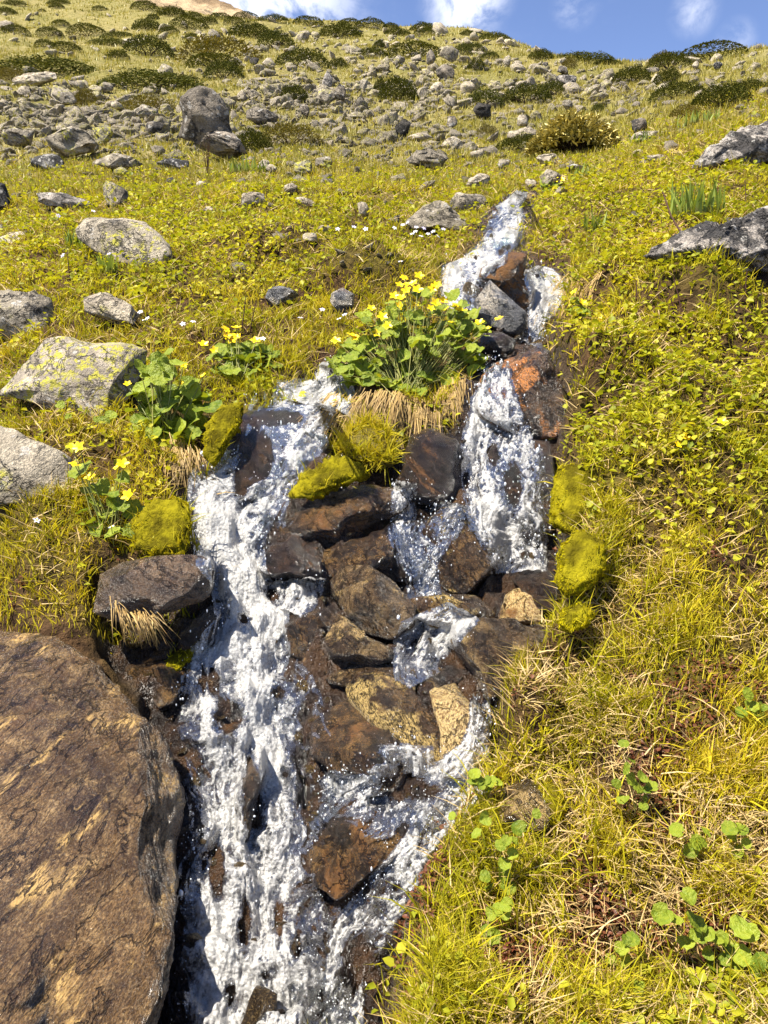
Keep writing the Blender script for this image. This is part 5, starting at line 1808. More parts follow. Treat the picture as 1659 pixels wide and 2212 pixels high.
def water_strip(name, rows, thr=.55, thr_rows=None, A=.028, seed=1, step=1.9, spray=1.0, fx=22., fs=7., edge=.3, ridge=.5, label=None):
    r = np.array(rows, float)
    cx = (r[:, 1] + r[:, 2]) / 2
    seglen = np.hypot(np.diff(r[:, 0]), np.diff(cx))
    s = np.concatenate([[0], np.cumsum(seglen)])
    ns = int(s[-1] / step) + 2
    sq = np.linspace(0, s[-1], ns)
    py = np.interp(sq, s, r[:, 0])
    xl, xr = np.interp(sq, s, r[:, 1]), np.interp(sq, s, r[:, 2])
    k = max(3, int(12 / step))
    ker = np.ones(k) / k

    def sm(q):
        return np.convolve(np.pad(q, k, mode='edge'), ker, 'same')[k:-k]
    py, xl, xr = sm(py), sm(xl), sm(xr)
    nt_ = int(max(xr - xl) / step) + 3
    t = np.linspace(0, 1, nt_)
    PX = xl[:, None] + (xr - xl)[:, None] * t[None]
    # rows stand square to the flow
    dxc = np.gradient((xl + xr) / 2)
    dyc = np.gradient(py)
    slope = np.clip(-dxc / np.maximum(dyc, .3), -.9, .9)
    PY = py[:, None] + slope[:, None] * (PX - (xl + xr)[:, None] / 2) * .6
    D = np.full(PX.shape, np.nan)
    for i in range(ns):
        for j in range(nt_):
            d = cast(PX[i, j], PY[i, j])
            if d:
                D[i, j] = d
    D = np.where(np.isfinite(D), D, np.nanmedian(D))
    D = np.minimum(D, np.roll(D, 1, 0)) if ns > 2 else D
    D = np.minimum(smooth2(smooth2(D, 14, 0), 9, 1), smooth2(smooth2(D, 3, 0), 3, 1)) - .003
    X, Yv, Zv = ray(PX, PY)
    P = np.stack([X * D, Yv * D, Zv * D + EYE], -1)
    mpp = D * TV / 1106
    sm_ = np.cumsum(np.full(ns, step)) * mpp.mean()
    SS = np.repeat(sm_[:, None], nt_, 1)
    TT = (PX - (xl + xr)[:, None] / 2) * mpp.mean()
    wx = fbm(TT * 9 + seed, SS * 6, o=2) * .035
    f1 = fbm((TT + wx) * fx + seed * 3.1, SS * fs, o=3, gain=.55)
    f2 = 1 - 2 * np.abs(fbm((TT + wx) * fx * 2.1 + 5, SS * fs * 2.4 + seed, o=3))
    if thr_rows is not None:
        thr = np.interp(py, [q[0] for q in thr_rows], [q[1] for q in thr_rows])[:, None]
    ed = np.minimum(t, 1 - t)[None] * 2
    ed = sstep(ed, 0, edge)
    ends = sstep(np.linspace(0, 1, ns), 0, .03)[:, None] * np.ones((1, nt_))
    f0 = fbm(TT * 7 + 3 + seed, SS * 3.2, o=2)
    f3 = 1 - 2.2 * np.abs(fbm((TT + wx) * fx * 4 + 2, SS * fs * 5.5 + seed, o=3))
    field = ed * .95 + .5 * f1 + .5 * f0 + ridge * .5 * f2 + .36 * f3 - thr - (1 - ends) * .6
    for (hx, hy, hrx, hry) in HOLES:
        field = field - 1.3 * np.exp(-(((PX - hx + 5 * f1) / hrx) ** 2 + ((PY - hy) / hry) ** 2) ** 1.5)
    fine = fbm(P[..., 0] * 95, P[..., 1] * 95, P[..., 2] * 70, o=4, gain=.6)
    mid = fbm(P[..., 0] * 34, P[..., 1] * 34, P[..., 2] * 26 + seed, o=3)
    strand = 1 - 2 * np.abs(fbm((TT + wx) * fx * 4.2 + 9, SS * fs * 5 + seed, o=3))
    fs_ = ed * .95 + .5 * f1 + .5 * f0 + ridge * .2 * f2 + .1 - thr
    th = A * sstep(fs_, 0, 1.3) + (.0015 * fine + .0024 * mid + .0024 * strand) * sstep(field, -.1, .35)
    P = P + OFF * (th + .002)[..., None]
    foam = np.clip(field * .72 + .06 + .3 * fine, 0, 1)
    F = grid_faces(ns, nt_)
    F = F[:, ::-1]
    fl = field.ravel()
    keep = fl[F].max(1) > -.12 + .1
    F = F[keep]
    used = np.unique(F)
    remap = np.full(ns * nt_, -1)
    remap[used] = np.arange(len(used))
    V = P.reshape(-1, 3)[used]
    o = link(name, make_mesh(name, V, remap[F], M['water'], True, {'foam': foam.ravel()[used]}), kind='structure')
    rs = np.random.RandomState(seed)
    nsp = int(len(used) * .030 * spray)
    c = used[rs.randint(0, len(used), nsp)]
    w_ = fl[c] < .55
    c = c[w_]
    SPRAY.append(P.reshape(-1, 3)[c] + rs.normal(0, .014, (len(c), 3)) + OFF * np.abs(rs.normal(0, .022, len(c)))[:, None])
    return o


water_strip('stream_water', [(868, 590, 765), (885, 545, 740), (920, 508, 712), (960, 488, 708), (1000, 468, 700), (1040, 452, 662), (1080, 412, 625), (1100, 405, 598), (1150, 408, 578),
                             (1200, 420, 572), (1240, 452, 575), (1300, 462, 602), (1350, 468, 642), (1400, 430, 650), (1450, 385, 672), (1500, 362, 692), (1560, 358, 705),
                             (1620, 380, 715), (1680, 398, 722), (1740, 410, 735), (1800, 408, 745), (1850, 400, 745), (1900, 385, 740), (1960, 380, 735), (2030, 378, 745),
                             (2100, 372, 760), (2212, 358, 760), (2290, 350, 760)], thr_rows=[(860, .80), (1000, .78), (1060, .62), (1100, .42), (1300, .45), (1420, .52), (1500, .62), (1600, .64), (1750, .68), (2000, .66), (2300, .64)], A=.022, seed=2, spray=1.0, fx=13, fs=3.6, edge=.6, ridge=.75)
water_strip('stream_water', [(786, 690, 742), (815, 676, 752), (845, 664, 768), (872, 592, 772), (884, 585, 770)], thr=.28, A=.012, seed=4, spray=.5)
water_strip('stream_water', [(782, 1052, 1105), (820, 1032, 1112), (870, 1010, 1125), (920, 1000, 1145), (960, 994, 1165), (1000, 996, 1176), (1060, 998, 1182), (1120, 1010, 1190),
                             (1180, 1045, 1196), (1240, 1060, 1192)], thr=.92, A=.02, seed=7, spray=2.2, fx=20, fs=7, ridge=1.0)
water_strip('stream_water', [(1040, 845, 905), (1100, 838, 905), (1160, 835, 905), (1230, 850, 930), (1290, 870, 960)], thr=1.15, A=.012, seed=9, spray=2.5, fx=34, fs=5, ridge=1.0)
water_strip('stream_water', [(1085, 925, 1020), (1120, 900, 1015), (1160, 892, 985), (1220, 890, 950), (1290, 900, 960)], thr=1.0, A=.012, seed=10, spray=2.5, fx=26)
water_strip('stream_water', [(1318, 960, 1040), (1345, 920, 1010), (1375, 865, 980), (1410, 842, 962), (1445, 845, 945), (1472, 880, 960)], thr=.66, A=.014, seed=12, spray=1.5)
water_strip('stream_water', [(1500, 1010, 1062), (1560, 1010, 1066), (1620, 990, 1066), (1670, 930, 1062), (1720, 880, 1040), (1770, 880, 985), (1820, 868, 948), (1870, 830, 915), (1920, 775, 895),
                             (1980, 735, 868), (2050, 700, 830), (2130, 692, 800), (2220, 690, 790), (2290, 690, 780)], thr=.84, A=.010, seed=14, spray=1.5, fx=20)
water_strip('stream_water', [(1640, 690, 830), (1675, 700, 960), (1705, 690, 960), (1750, 680, 900), (1790, 670, 820), (1850, 650, 760)], thr=1.0, A=.010, seed=16, spray=2.0, fx=20)
water_strip('stream_water', [(1255, 560, 720), (1290, 590, 700), (1330, 600, 650)], thr=.62, A=.02, seed=18, spray=1.5)
water_strip('stream_water', [(418, 1112, 1142), (440, 1092, 1136), (465, 1058, 1136), (500, 1040, 1132), (530, 1034, 1120), (552, 1025, 1095), (575, 995, 1058), (600, 952, 1042), (630, 950, 1032),
                             (665, 965, 1028), (690, 985, 1025)], thr=.60, A=.026, seed=20, spray=1.0, step=1.5, fx=9, fs=3.5)
water_strip('stream_water', [(580, 1130, 1160), (602, 1132, 1205), (630, 1140, 1232), (655, 1142, 1215), (690, 1138, 1186), (730, 1138, 1176), (750, 1120, 1175)], thr=.62, A=.026, seed=22, spray=1.2, step=1.5, fx=10, fs=4)

# flying drops
V_, F_ = ico(1)
m_, nt_, out_ = new_mat('water_drops')
b_ = principled(nt_, out_, (.86, .88, .90), .08, .8)
M['drop'] = m_
drop_mesh = make_mesh('drop', V_, F_, M['drop'])
sp = np.concatenate(SPRAY)
rs_ = np.random.RandomState(3)
if len(sp) > 4200:
    sp = sp[rs_.permutation(len(sp))[:4200]]
nsp = len(sp)
dd = sp[:, 1]
ssc = np.exp(rs_.normal(math.log(.0009), .5, nsp)) * np.clip(dd / 1.6, .8, 1.8)
instancer('water_spray', [drop_mesh], sp, np.zeros((nsp, 3)), ssc[:, None] * rs_.uniform(.6, 1.3, (nsp, 3)) * np.array([.9, .9, 1.5]), np.zeros(nsp, int), rs_.uniform(0, 1, nsp))


# ------------------------------------------------------------------ moss cushions and grass tussocks
m_, nt_, out_ = new_mat('moss_bed')
v_ = obj_coords(nt_)
mc_ = nt_.mix(nt_.ramp(nt_.noise(v_, 14, 4, .6), .35, .65), (0.08, 0.065, 0.004), (0.26, 0.22, 0.008))
principled(nt_, out_, mc_, .95, .05, nt_.bump(nt_.noise(v_, 160, 3, .7), 1.0, .008))
M['mossbed'] = m_
m_, nt_, out_ = new_mat('turf_bed')
v_ = obj_coords(nt_)
mc_ = nt_.mix(nt_.ramp(nt_.noise(v_, 20, 4, .6), .35, .65), (0.12, 0.095, 0.025), (0.26, 0.21, 0.05))
principled(nt_, out_, mc_, .95, .05, nt_.bump(nt_.noise(v_, 120, 3, .7), 1.0, .01))
M['turfbed'] = m_


def sample_surface(V, F, n, rs, face_cam=-.2):
    a, b, c = V[F[:, 0]], V[F[:, 1]], V[F[:, 2]]
    nn = np.cross(b - a, c - a)
    ar = np.linalg.norm(nn, axis=1)
    nn = nn / (ar[:, None] + 1e-12)
    w = ar * ((nn[:, 2] > face_cam) & ((nn[:, 1] < .6) | (nn[:, 2] > .3)))
    k = rs.choice(len(F), n, p=w / w.sum())
    u, v = rs.uniform(0, 1, n), rs.uniform(0, 1, n)
    fl = u + v > 1
    u[fl], v[fl] = 1 - u[fl], 1 - v[fl]
    return a[k] + (b[k] - a[k]) * u[:, None] + (c[k] - a[k]) * v[:, None], nn[k]


def mound(name, poly, label, cat, bed, kind, n, seed, depth=.5, tilt=.6, tint=(0, 1), upw=.4, y=None, push=0, amp=.06, sub=4, base=None):
    o = outline_rock(name, poly, bed, label, cat, depth=depth, tilt=tilt, sub=sub, seed=seed, amp=amp * 2.6, facets=4, y=y, push=push, base=base, ex=.8, freq=3.0, lo=.8, chunky=False)
    V3, F = ALL_ROCK_GEO.pop()
    o.data.polygons.foreach_set('use_smooth', np.ones(len(o.data.polygons), bool))
    rs = np.random.RandomState(seed)
    P, N = sample_surface(V3, F, n, rs)
    N = N * (1 - upw) + np.array([0, 0, 1.0]) * upw
    N /= np.linalg.norm(N, axis=1)[:, None] + 1e-9
    P = P - np.array(o.location)
    d = float(np.mean(V3[:, 1]))
    tn = np.clip(rs.uniform(*tint, n) * .5 + (tint[0] + (tint[1] - tint[0]) * .5 + .75 * fbm(P[:, 0] * 22, P[:, 1] * 22, P[:, 2] * 22, o=3)) * .6, 0, 1)
    if kind == 'moss':
        f = blade_sheet('moss', P, rs.uniform(.004, .012, n), (.0013 + .0008 * d) * rs.uniform(.7, 1.3, n), rs.uniform(0, 6.283, n), np.abs(rs.normal(0, .6, n)), np.full(n, .2), tn, M['moss'], seg=1, N=N, parent=o, rs=rs)
        m2 = n // 45
        blade_sheet('grass_blades', P[:m2], rs.uniform(.02, .065, m2), (.0011 + .0007 * d) * rs.uniform(.7, 1.4, m2), rs.uniform(0, 6.283, m2), np.abs(rs.normal(.3, .5, m2)), rs.uniform(.4, 1.4, m2), rs.uniform(0, .8, m2), M['grass'], seg=2,
                    N=N[:m2] * .4 + np.array([0, 0, .6]), parent=o, rs=rs)
    else:
        h0, h1, bd = kind
        f = blade_sheet('grass_blades', P, rs.uniform(h0, h1, n), (.0014 + .0010 * d) * rs.uniform(.7, 1.4, n), rs.uniform(0, 6.283, n), np.abs(rs.normal(0, .5, n)) + .1, rs.uniform(.3, 1.3, n) * bd, tn, M['grass'], seg=2, N=N, parent=o, rs=rs)
    return o


mound('moss_cushion', [(1192, 1130), (1192, 1050), (1215, 1003), (1262, 1005), (1300, 1040), (1312, 1090), (1275, 1135), (1225, 1150)], 'upper bright yellow moss cushion bulging over the stream from the right bank',
      'moss', M['mossbed'], 'moss', 11000, 601, tint=(0, .35), push=-.05)
mound('moss_cushion', [(1200, 1260), (1208, 1180), (1250, 1142), (1300, 1165), (1310, 1220), (1270, 1275), (1222, 1290)], 'middle bright yellow moss cushion draped with long grass on the right bank',
      'moss', M['mossbed'], 'moss', 11000, 602, tint=(0, .35), push=-.05)
mound('moss_cushion', [(1206, 1352), (1212, 1318), (1250, 1304), (1285, 1322), (1272, 1350), (1230, 1366)], 'small yellow moss cushion above the flat-topped dark boulder', 'moss', M['mossbed'], 'moss', 3150, 603,
      tint=(0, .3), push=-.05)
mound('moss_cushion', [(296, 1185), (286, 1120), (325, 1082), (385, 1074), (412, 1100), (410, 1160), (398, 1205), (340, 1205)], 'olive-brown moss cushion between marigold leaves and the white torrent', 'moss', M['mossbed'], 'moss', 9000, 604, tint=(.3, 1), push=-.05)
mound('moss_cushion', [(438, 985), (446, 920), (480, 875), (528, 868), (520, 915), (490, 960), (462, 1010)], 'golden moss strip lining the left waterfall', 'moss', M['mossbed'], 'moss', 5400, 605, tint=(0, .7), push=-.05)
mound('moss_cushion', [(1160, 1760), (1165, 1700), (1195, 1690), (1222, 1720), (1215, 1765), (1190, 1780)], 'small dark olive moss tuft beside the brown stone in the right bank', 'moss', M['mossbed'], 'moss', 2340, 606, tint=(.4, 1))
mound('moss_clump', [(358, 1440), (366, 1415), (400, 1400), (420, 1408), (412, 1430), (380, 1450)], 'stranded yellow-green moss clump on a wet rock', 'moss', M['mossbed'], 'moss', 1440, 607, tint=(0, .4), depth=.8)
mound('moss_cushion', [(620, 1075), (660, 1020), (720, 985), (780, 1000), (800, 1030), (740, 1050), (670, 1080)], 'dark green moss pad along the chestnut ledge', 'moss', M['mossbed'], 'moss', 6300, 608, tint=(.3, 1), push=-.05)
mound('grass_tussock', [(700, 985), (740, 945), (790, 915), (838, 935), (850, 980), (845, 1005), (790, 1010), (740, 1000)], 'shaggy yellow grass tussock on the ledge between waterfalls', 'grass', M['turfbed'],
      (.05, .11, 1.2), 2600, 609, tint=(.2, .9), upw=.2, y=2.33)

# ------------------------------------------------------------------ dry straw hanging from the banks
def fringe(name, spec, n, seed, label, width=.0022, lift=.02):
    rs = np.random.RandomState(seed)
    VV, FF, br, bt, nv = [], [], [], [], 0
    for i in range(n):
        k = rs.uniform(0, 1)
        x0 = np.interp(k, [0, 1], [spec[0], spec[1]]) + rs.normal(0, 6)
        y0 = np.interp(k, [0, .5, 1], spec[2]) + rs.normal(0, 7)
        dx = np.interp(k, [0, .5, 1], spec[3]) + rs.normal(0, 14)
        dy = np.interp(k, [0, .5, 1], spec[4]) * rs.uniform(.5, 1.15)
        d0 = cast(x0, y0) or 2.4
        pts = []
        for t in (0, .25, .5, .75, 1.0):
            X, Yv, Zv = ray(x0 + dx * t, y0 + dy * (t ** 1.25))
            d = min(d0, cast(x0 + dx * t, y0 + dy * t ** 1.25) or d0) if t > 0 else d0
            dl = d0 - lift * (1 + 2.2 * math.sin(t * 2.6)) * rs.uniform(.8, 1.2)
            dl = min(dl, d - .006)
            pts.append(np.array([X * dl, Yv * dl, Zv * dl + EYE]))
        w = width * rs.uniform(.6, 1.4)
        sd_v = np.array([1.0, 0, rs.uniform(-.4, .4)])
        b0 = nv
        kb = rs.uniform()
        for j, p in enumerate(pts):
            ww = w * (1 - .7 * j / 4) / 2
            VV += [p - sd_v * ww, p + sd_v * ww]
            br += [kb] * 2
            bt += [.6] * 2
            nv += 2
        for j in range(4):
            FF.append((b0 + 2 * j, b0 + 2 * j + 1, b0 + 2 * j + 3, b0 + 2 * j + 2))
    V = np.array(VV)
    link(name, make_mesh(name, V, np.array(FF), M['straw'], False, {'br': br, 'bt': bt}), kind='stuff')


fringe('dry_grass_fringe', (715, 985, (858, 850, 815), (-60, -15, 0), (90, 110, 85)), 480, 1, '', width=.0036)
fringe('dry_grass_fringe', (345, 440, (935, 960, 985), (20, 15, 10), (90, 95, 60)), 110, 2, '', width=.003)
fringe('dry_grass_fringe', (985, 1015, (800, 805, 800), (-15, -20, -25), (80, 80, 70)), 60, 3, '', width=.003)
fringe('dry_grass_fringe', (235, 330, (1300, 1330, 1330), (10, 20, 30), (70, 70, 50)), 90, 4, '', width=.0022)
fringe('dry_grass_fringe', (1395, 1480, (505, 490, 480), (-60, -40, -30), (80, 60, 40)), 160, 5, '', width=.004)
fringe('dry_grass_fringe', (1185, 1300, (615, 600, 590), (-10, -20, -40), (90, 90, 70)), 160, 6, '', width=.004)

# ------------------------------------------------------------------ marsh marigolds
def leaf_round_mat():
    m, nt, out = new_mat('marigold_leaf')
    oi = nt.add('ShaderNodeObjectInfo')
    v = nt.add('ShaderNodeTexCoord').outputs['Object']
    c = nt.mix(oi.outputs['Random'], (0.10, 0.155, 0.010), (0.28, 0.34, 0.028))
    c = nt.mix(nt.ramp(nt.noise(v, 3.0, 3, .6), .4, .65, 0, .45), c, (0.34, 0.36, 0.035))
    b = principled(nt, out, c, .42, .22, nt.bump(nt.noise(v, 5, 3, .6), .35, .06), link=False)
    tr = nt.add('ShaderNodeBsdfTranslucent')
    nt.put(tr.inputs[0], nt.mix(1.0, c, (1.3, 1.2, .5), 'MULTIPLY'))
    mx = nt.add('ShaderNodeMixShader')
    mx.inputs[0].default_value = .3
    nt.l.new(b.outputs[0], mx.inputs[1])
    nt.l.new(tr.outputs[0], mx.inputs[2])
    nt.l.new(mx.outputs[0], out.inputs[0])
    return m


M['mleaf'] = leaf_round_mat()
m_, nt_, out_ = new_mat('marigold_petal')
principled(nt_, out_, (0.86, 0.60, 0.005), .4, .4)
M['petal'] = m_
m_, nt_, out_ = new_mat('marigold_centre')
principled(nt_, out_, (0.62, 0.33, 0.004), .8, .1)
M['centre'] = m_
m_, nt_, out_ = new_mat('green_stem')
oi_ = nt_.add('ShaderNodeObjectInfo')
principled(nt_, out_, nt_.mix(oi_.outputs['Random'], (0.11, 0.14, 0.02), (0.28, 0.26, 0.06)), .45, .4)
M['stem'] = m_
m_, nt_, out_ = new_mat('lilac_petal')
oi_ = nt_.add('ShaderNodeObjectInfo')
principled(nt_, out_, nt_.mix(oi_.outputs['Random'], (0.80, 0.80, 0.86), (0.56, 0.50, 0.78)), .5, .3)
M['lilac'] = m_
m_, nt_, out_ = new_mat('dark_twig')
principled(nt_, out_, (0.060, 0.026, 0.018), .7, .2)
M['twig'] = m_


def round_leaf(seed, fold=.3):
    rs = np.random.RandomState(seed)
    k = 17
    ph = np.linspace(math.radians(-158), math.radians(158), k)
    R = .5 * (1 + .05 * np.cos(ph * 9 + seed) + rs.normal(0, .02, k))
    rim = np.stack([.36 + R * np.cos(ph), R * 1.08 * np.sin(ph), np.zeros(k)], 1)
    rim[:, 2] = fold * np.abs(rim[:, 1]) ** 1.3 - .18 * np.maximum(rim[:, 0], 0) ** 2 + .045 * np.sin(ph * 5 + seed) + rs.normal(0, .012, k)
    mid = rim * .55
    mid[:, 2] *= .75
    V = np.concatenate([[[0, 0, 0]], mid, rim])
    F = []
    for i in range(k - 1):
        F.append((0, 1 + i, 2 + i, 2 + i))
        F.append((1 + i, 1 + k + i, 2 + k + i, 2 + i))
    tri = []
    for f in F:
        if f[2] == f[3]:
            tri.append(f[:3])
        else:
            tri += [(f[0], f[1], f[2]), (f[0], f[2], f[3])]
    return make_mesh('leaf', V, np.array(tri), M['mleaf'])


leaf_meshes = [round_leaf(k, [.15, .35, .55, .25, -.1, .7][k]) for k in range(6)]


def flower_mesh(seed, mat_p, mat_c, petals=5, cup=.35, w=.5):
    rs = np.random.RandomState(seed)
    VV, FF, nv = [], [], 0
    for i in range(petals):
        V, F = leaf_shape(5, .5, w * .5 * rs.uniform(.9, 1.15), .5, 'box')
        V[:, 2] = V[:, 0] * cup + V[:, 2] * .6
        V = rotz(V, i / petals * 6.283 + rs.normal(0, .1))
        VV.append(V)
        FF.append(F + nv)
        nv += len(V)
    n_p = sum(len(f) for f in FF)
    t = np.linspace(0, 6.283, 7)[:-1]
    ring = np.stack([.14 * np.cos(t), .14 * np.sin(t), np.full(6, .05)], 1)
    cV = np.concatenate([[[0, 0, .12]], ring])
    cF = np.array([(0, 1 + i, 1 + (i + 1) % 6, 1 + (i + 1) % 6) for i in range(6)])
    V = np.concatenate(VV + [cV])
    faces = [tuple(f) for ff in FF for f in ff] + [tuple(f[:3] + nv) for f in cF]
    me = bpy.data.meshes.new('flower')
    me.from_pydata([tuple(v) for v in V], [], [tuple(int(x) for x in f) for f in faces])
    me.materials.append(mat_p)
    me.materials.append(mat_c)
    for i, p in enumerate(me.polygons):
        p.material_index = 0 if i < n_p else 1
        p.use_smooth = True
    return me


fl_meshes = [flower_mesh(k, M['petal'], M['centre'], 5, .25 + .15 * k, .62) for k in range(3)]
lil_meshes = [flower_mesh(10 + k, M['lilac'], M['petal'], 5, .1, .5) for k in range(2)]
sv, sf = tube([(0, 0, 0), (.02, .01, .3), (.03, 0, .65), (0, 0, 1)], 1, .65, 5)
sv[:, :2] = np.where(np.abs(sv[:, :2]) > 0, sv[:, :2], 0)
# unit stem: radius 1 in x/y, height 1
sv2, sf2 = [], sf
for zi, zz in enumerate((0, .3, .65, 1)):
    for kk in range(5):
        t_ = kk / 5 * 6.2832
        sv2.append((math.cos(t_) * (1 - .3 * zz), math.sin(t_) * (1 - .3 * zz), zz))
stem_unit = make_mesh('stem', np.array(sv2), sf2, M['stem'])


def add_stem(parent, p0, p1, r, name='stem', mesh=None):
    d = Vector(p1) - Vector(p0)
    o = link(name, mesh or stem_unit, parent=parent)
    o.location = p0
    o.rotation_mode = 'QUATERNION'
    o.rotation_quaternion = d.to_track_quat('Z', 'Y')
    o.scale = (r, r, d.length)
    return o


def at_px(px, py, depth):
    X, Yv, Zv = ray(px, py)
    return Vector((X * depth, Yv * depth, Zv * depth + EYE))


def orient(o, n, spin):
    q = Vector(n).normalized().to_track_quat('Z', 'Y')
    from mathutils import Quaternion
    o.rotation_mode = 'QUATERNION'
    o.rotation_quaternion = q @ Quaternion((0, 0, 1), spin)


def marigold(base, leaves, flowers, label, group=None, leaf=.06, fsize=.034, seed=1, name='marsh_marigold', dsp=.05, lift=0.0, cat='plant', nstem=None):
    """leaves: list of (px, py, front 0..1); flowers: list of (px, py)"""
    rs = random.Random(seed)
    B = Vector(gh(*base))
    d0 = B.y * cp_ + (B.z - EYE) * sp_
    e = link(name, None, label=label, cat=cat, group=group, loc=B)
    for i, (x, y, fr) in enumerate(leaves):
        d = d0 + dsp * (1 - 2 * fr) + rs.uniform(-.3, .3) * dsp + lift
        P = at_px(x, y, d)
        gz = float(ground_z(P.x, P.y)[0])
        if lift < 0:
            P.z = max(P.z, gz) + rs.uniform(.012, .03)
        if P.z < gz + .008:
            P.z = gz + .008 + rs.uniform(0, .012)
        o = link('leaf', rs.choice(leaf_meshes), parent=e)
        s_ = leaf * rs.uniform(.7, 1.2)
        o.scale = (s_, s_ * rs.uniform(.85, 1.1), s_)
        n = Vector((rs.gauss(-.05, .38), rs.gauss(-.42, .3), rs.uniform(.45, 1.0)))
        spin = rs.uniform(0, 6.283)
        orient(o, n, spin)
        c_off = (o.rotation_quaternion @ Vector((.3 * s_, 0, 0)))
        o.location = P - B - c_off
        if nstem is None or i < nstem:
            b0 = Vector((rs.gauss(0, .3) * dsp, rs.gauss(0, .3) * dsp, -.012))
            add_stem(e, b0, o.location, .0016 * leaf / .06)
    for (x, y) in flowers:
        P = at_px(x, y, d0 + rs.uniform(-.4, .4) * dsp + lift)
        o = link('flower', rs.choice(fl_meshes), parent=e)
        s_ = fsize * rs.uniform(.85, 1.2)
        o.scale = (s_, s_, s_)
        orient(o, (rs.gauss(-.05, .3), rs.gauss(-.55, .3), .75), rs.uniform(0, 6.283))
        o.location = P - B
        b0 = Vector((rs.gauss(0, .4) * dsp, rs.gauss(0, .4) * dsp, -.012))
        add_stem(e, b0, o.location, .0018 * leaf / .06)
    return e


def dome_leaves(n, cx, cy, rx, ry, seed, keep=None):
    rs = random.Random(seed)
    out = []
    while len(out) < n:
        x, y = rs.uniform(-1, 1), rs.uniform(-1, 1)
        if x * x + y * y > 1:
            continue
        if keep and not keep(cx + x * rx, cy + y * ry):
            continue
        out.append((cx + x * rx, cy + y * ry, min(1, max(0, .5 + .45 * y + rs.uniform(-.3, .3)))))
    return out


main_fl = [(872, 601), (905, 597), (863, 617), (893, 612), (851, 640), (878, 628), (902, 628), (880, 615), (935, 624), (944, 618), (930, 667), (940, 655), (958, 652), (965, 668), (985, 662), (990, 672), (1002, 676), (868, 645),
           (802, 667), (826, 685), (872, 665), (838, 704), (812, 721), (908, 706), (975, 698), (973, 710), (1012, 716), (1036, 700), (1078, 690), (726, 736), (768, 731), (760, 728), (1052, 712), (861, 662), (893, 660)]
main_fl = [(x if x > 700 else x, y) for x, y in main_fl]
L1 = dome_leaves(150, 885, 772, 158, 80, 5) + dome_leaves(64, 925, 685, 90, 62, 6) + dome_leaves(30, 770, 785, 55, 55, 7) + dome_leaves(28, 1005, 715, 45, 50, 8) + dome_leaves(20, 840, 690, 60, 40, 9)
marigold((885, 846), L1, main_fl, 'large marsh marigold clump full of yellow flowers on the turf between the streams', leaf=.046, fsize=.036, seed=2, dsp=.10, lift=.05)
L2 = dome_leaves(46, 360, 880, 88, 70, 15) + dome_leaves(12, 340, 960 - 30, 55, 30, 16) + dome_leaves(8, 340, 790, 50, 30, 17)
marigold((365, 948), L2, [(366, 790), (396, 789), (325, 816), (390, 828), (440, 812), (276, 831), (330, 815)], 'dense leafy marsh marigold growing beside the yellow-lichened slab', leaf=.066, fsize=.024, seed=3, dsp=.07, lift=.03)
L3 = dome_leaves(30, 520, 775, 75, 32, 25) + dome_leaves(8, 560, 800, 40, 25, 26)
marigold((515, 812), L3, [(487, 712), (511, 711), (490, 725), (508, 728), (516, 730), (498, 734), (553, 737), (463, 757), (440, 746)], 'small marigold with a knot of yellow flowers uphill of the leafy one', leaf=.055, fsize=.036, seed=4, dsp=.06, lift=.03)
L4 = [(215, 1052, .4), (238, 1068, .5), (205, 1085, .5), (255, 1090, .6), (230, 1110, .6), (190, 1130, .7), (215, 1140, .8), (275, 1145, .8), (292, 1100, .4), (180, 1100, .5), (175, 1010, .3), (262, 1035, .3), (245, 1150, .8), (200, 1060, .2)]
marigold((235, 1160), L4, [(158, 968), (172, 967), (265, 1004), (258, 1008), (184, 1031), (196, 1030), (286, 1068), (278, 1072), (162, 1005)], 'lanky marigold with few leaves and four flower heads in short grass', leaf=.052, fsize=.032, seed=5, dsp=.05, lift=.0)
marigold((1205, 420), dome_leaves(14, 1205, 402, 32, 16, 31), [(1198, 387), (1214, 388), (1219, 400), (1201, 397), (1270, 383), (1200, 390)], 'marigold blooming at the head of the stream', leaf=.09, fsize=.06, seed=6, dsp=.06, lift=.02)
marigold((1250, 680), [(1240, 650, .4), (1258, 668, .5), (1232, 668, .5), (1268, 680, .6), (1245, 685, .7)], [(1239, 632), (1258, 655), (1300, 690)], 'slender marigold flowering right of the upper cascade', leaf=.05, fsize=.034, seed=7, dsp=.04)
marigold((1475, 975), [(1470, 970, .5), (1485, 975, .5)], [(1480, 947), (1464, 962), (1490, 950), (1560, 912)], 'tiny yellow blooms alone in the right bank herbs', leaf=.03, fsize=.026, seed=8, dsp=.03)
lone = 'fresh round marigold leaves '
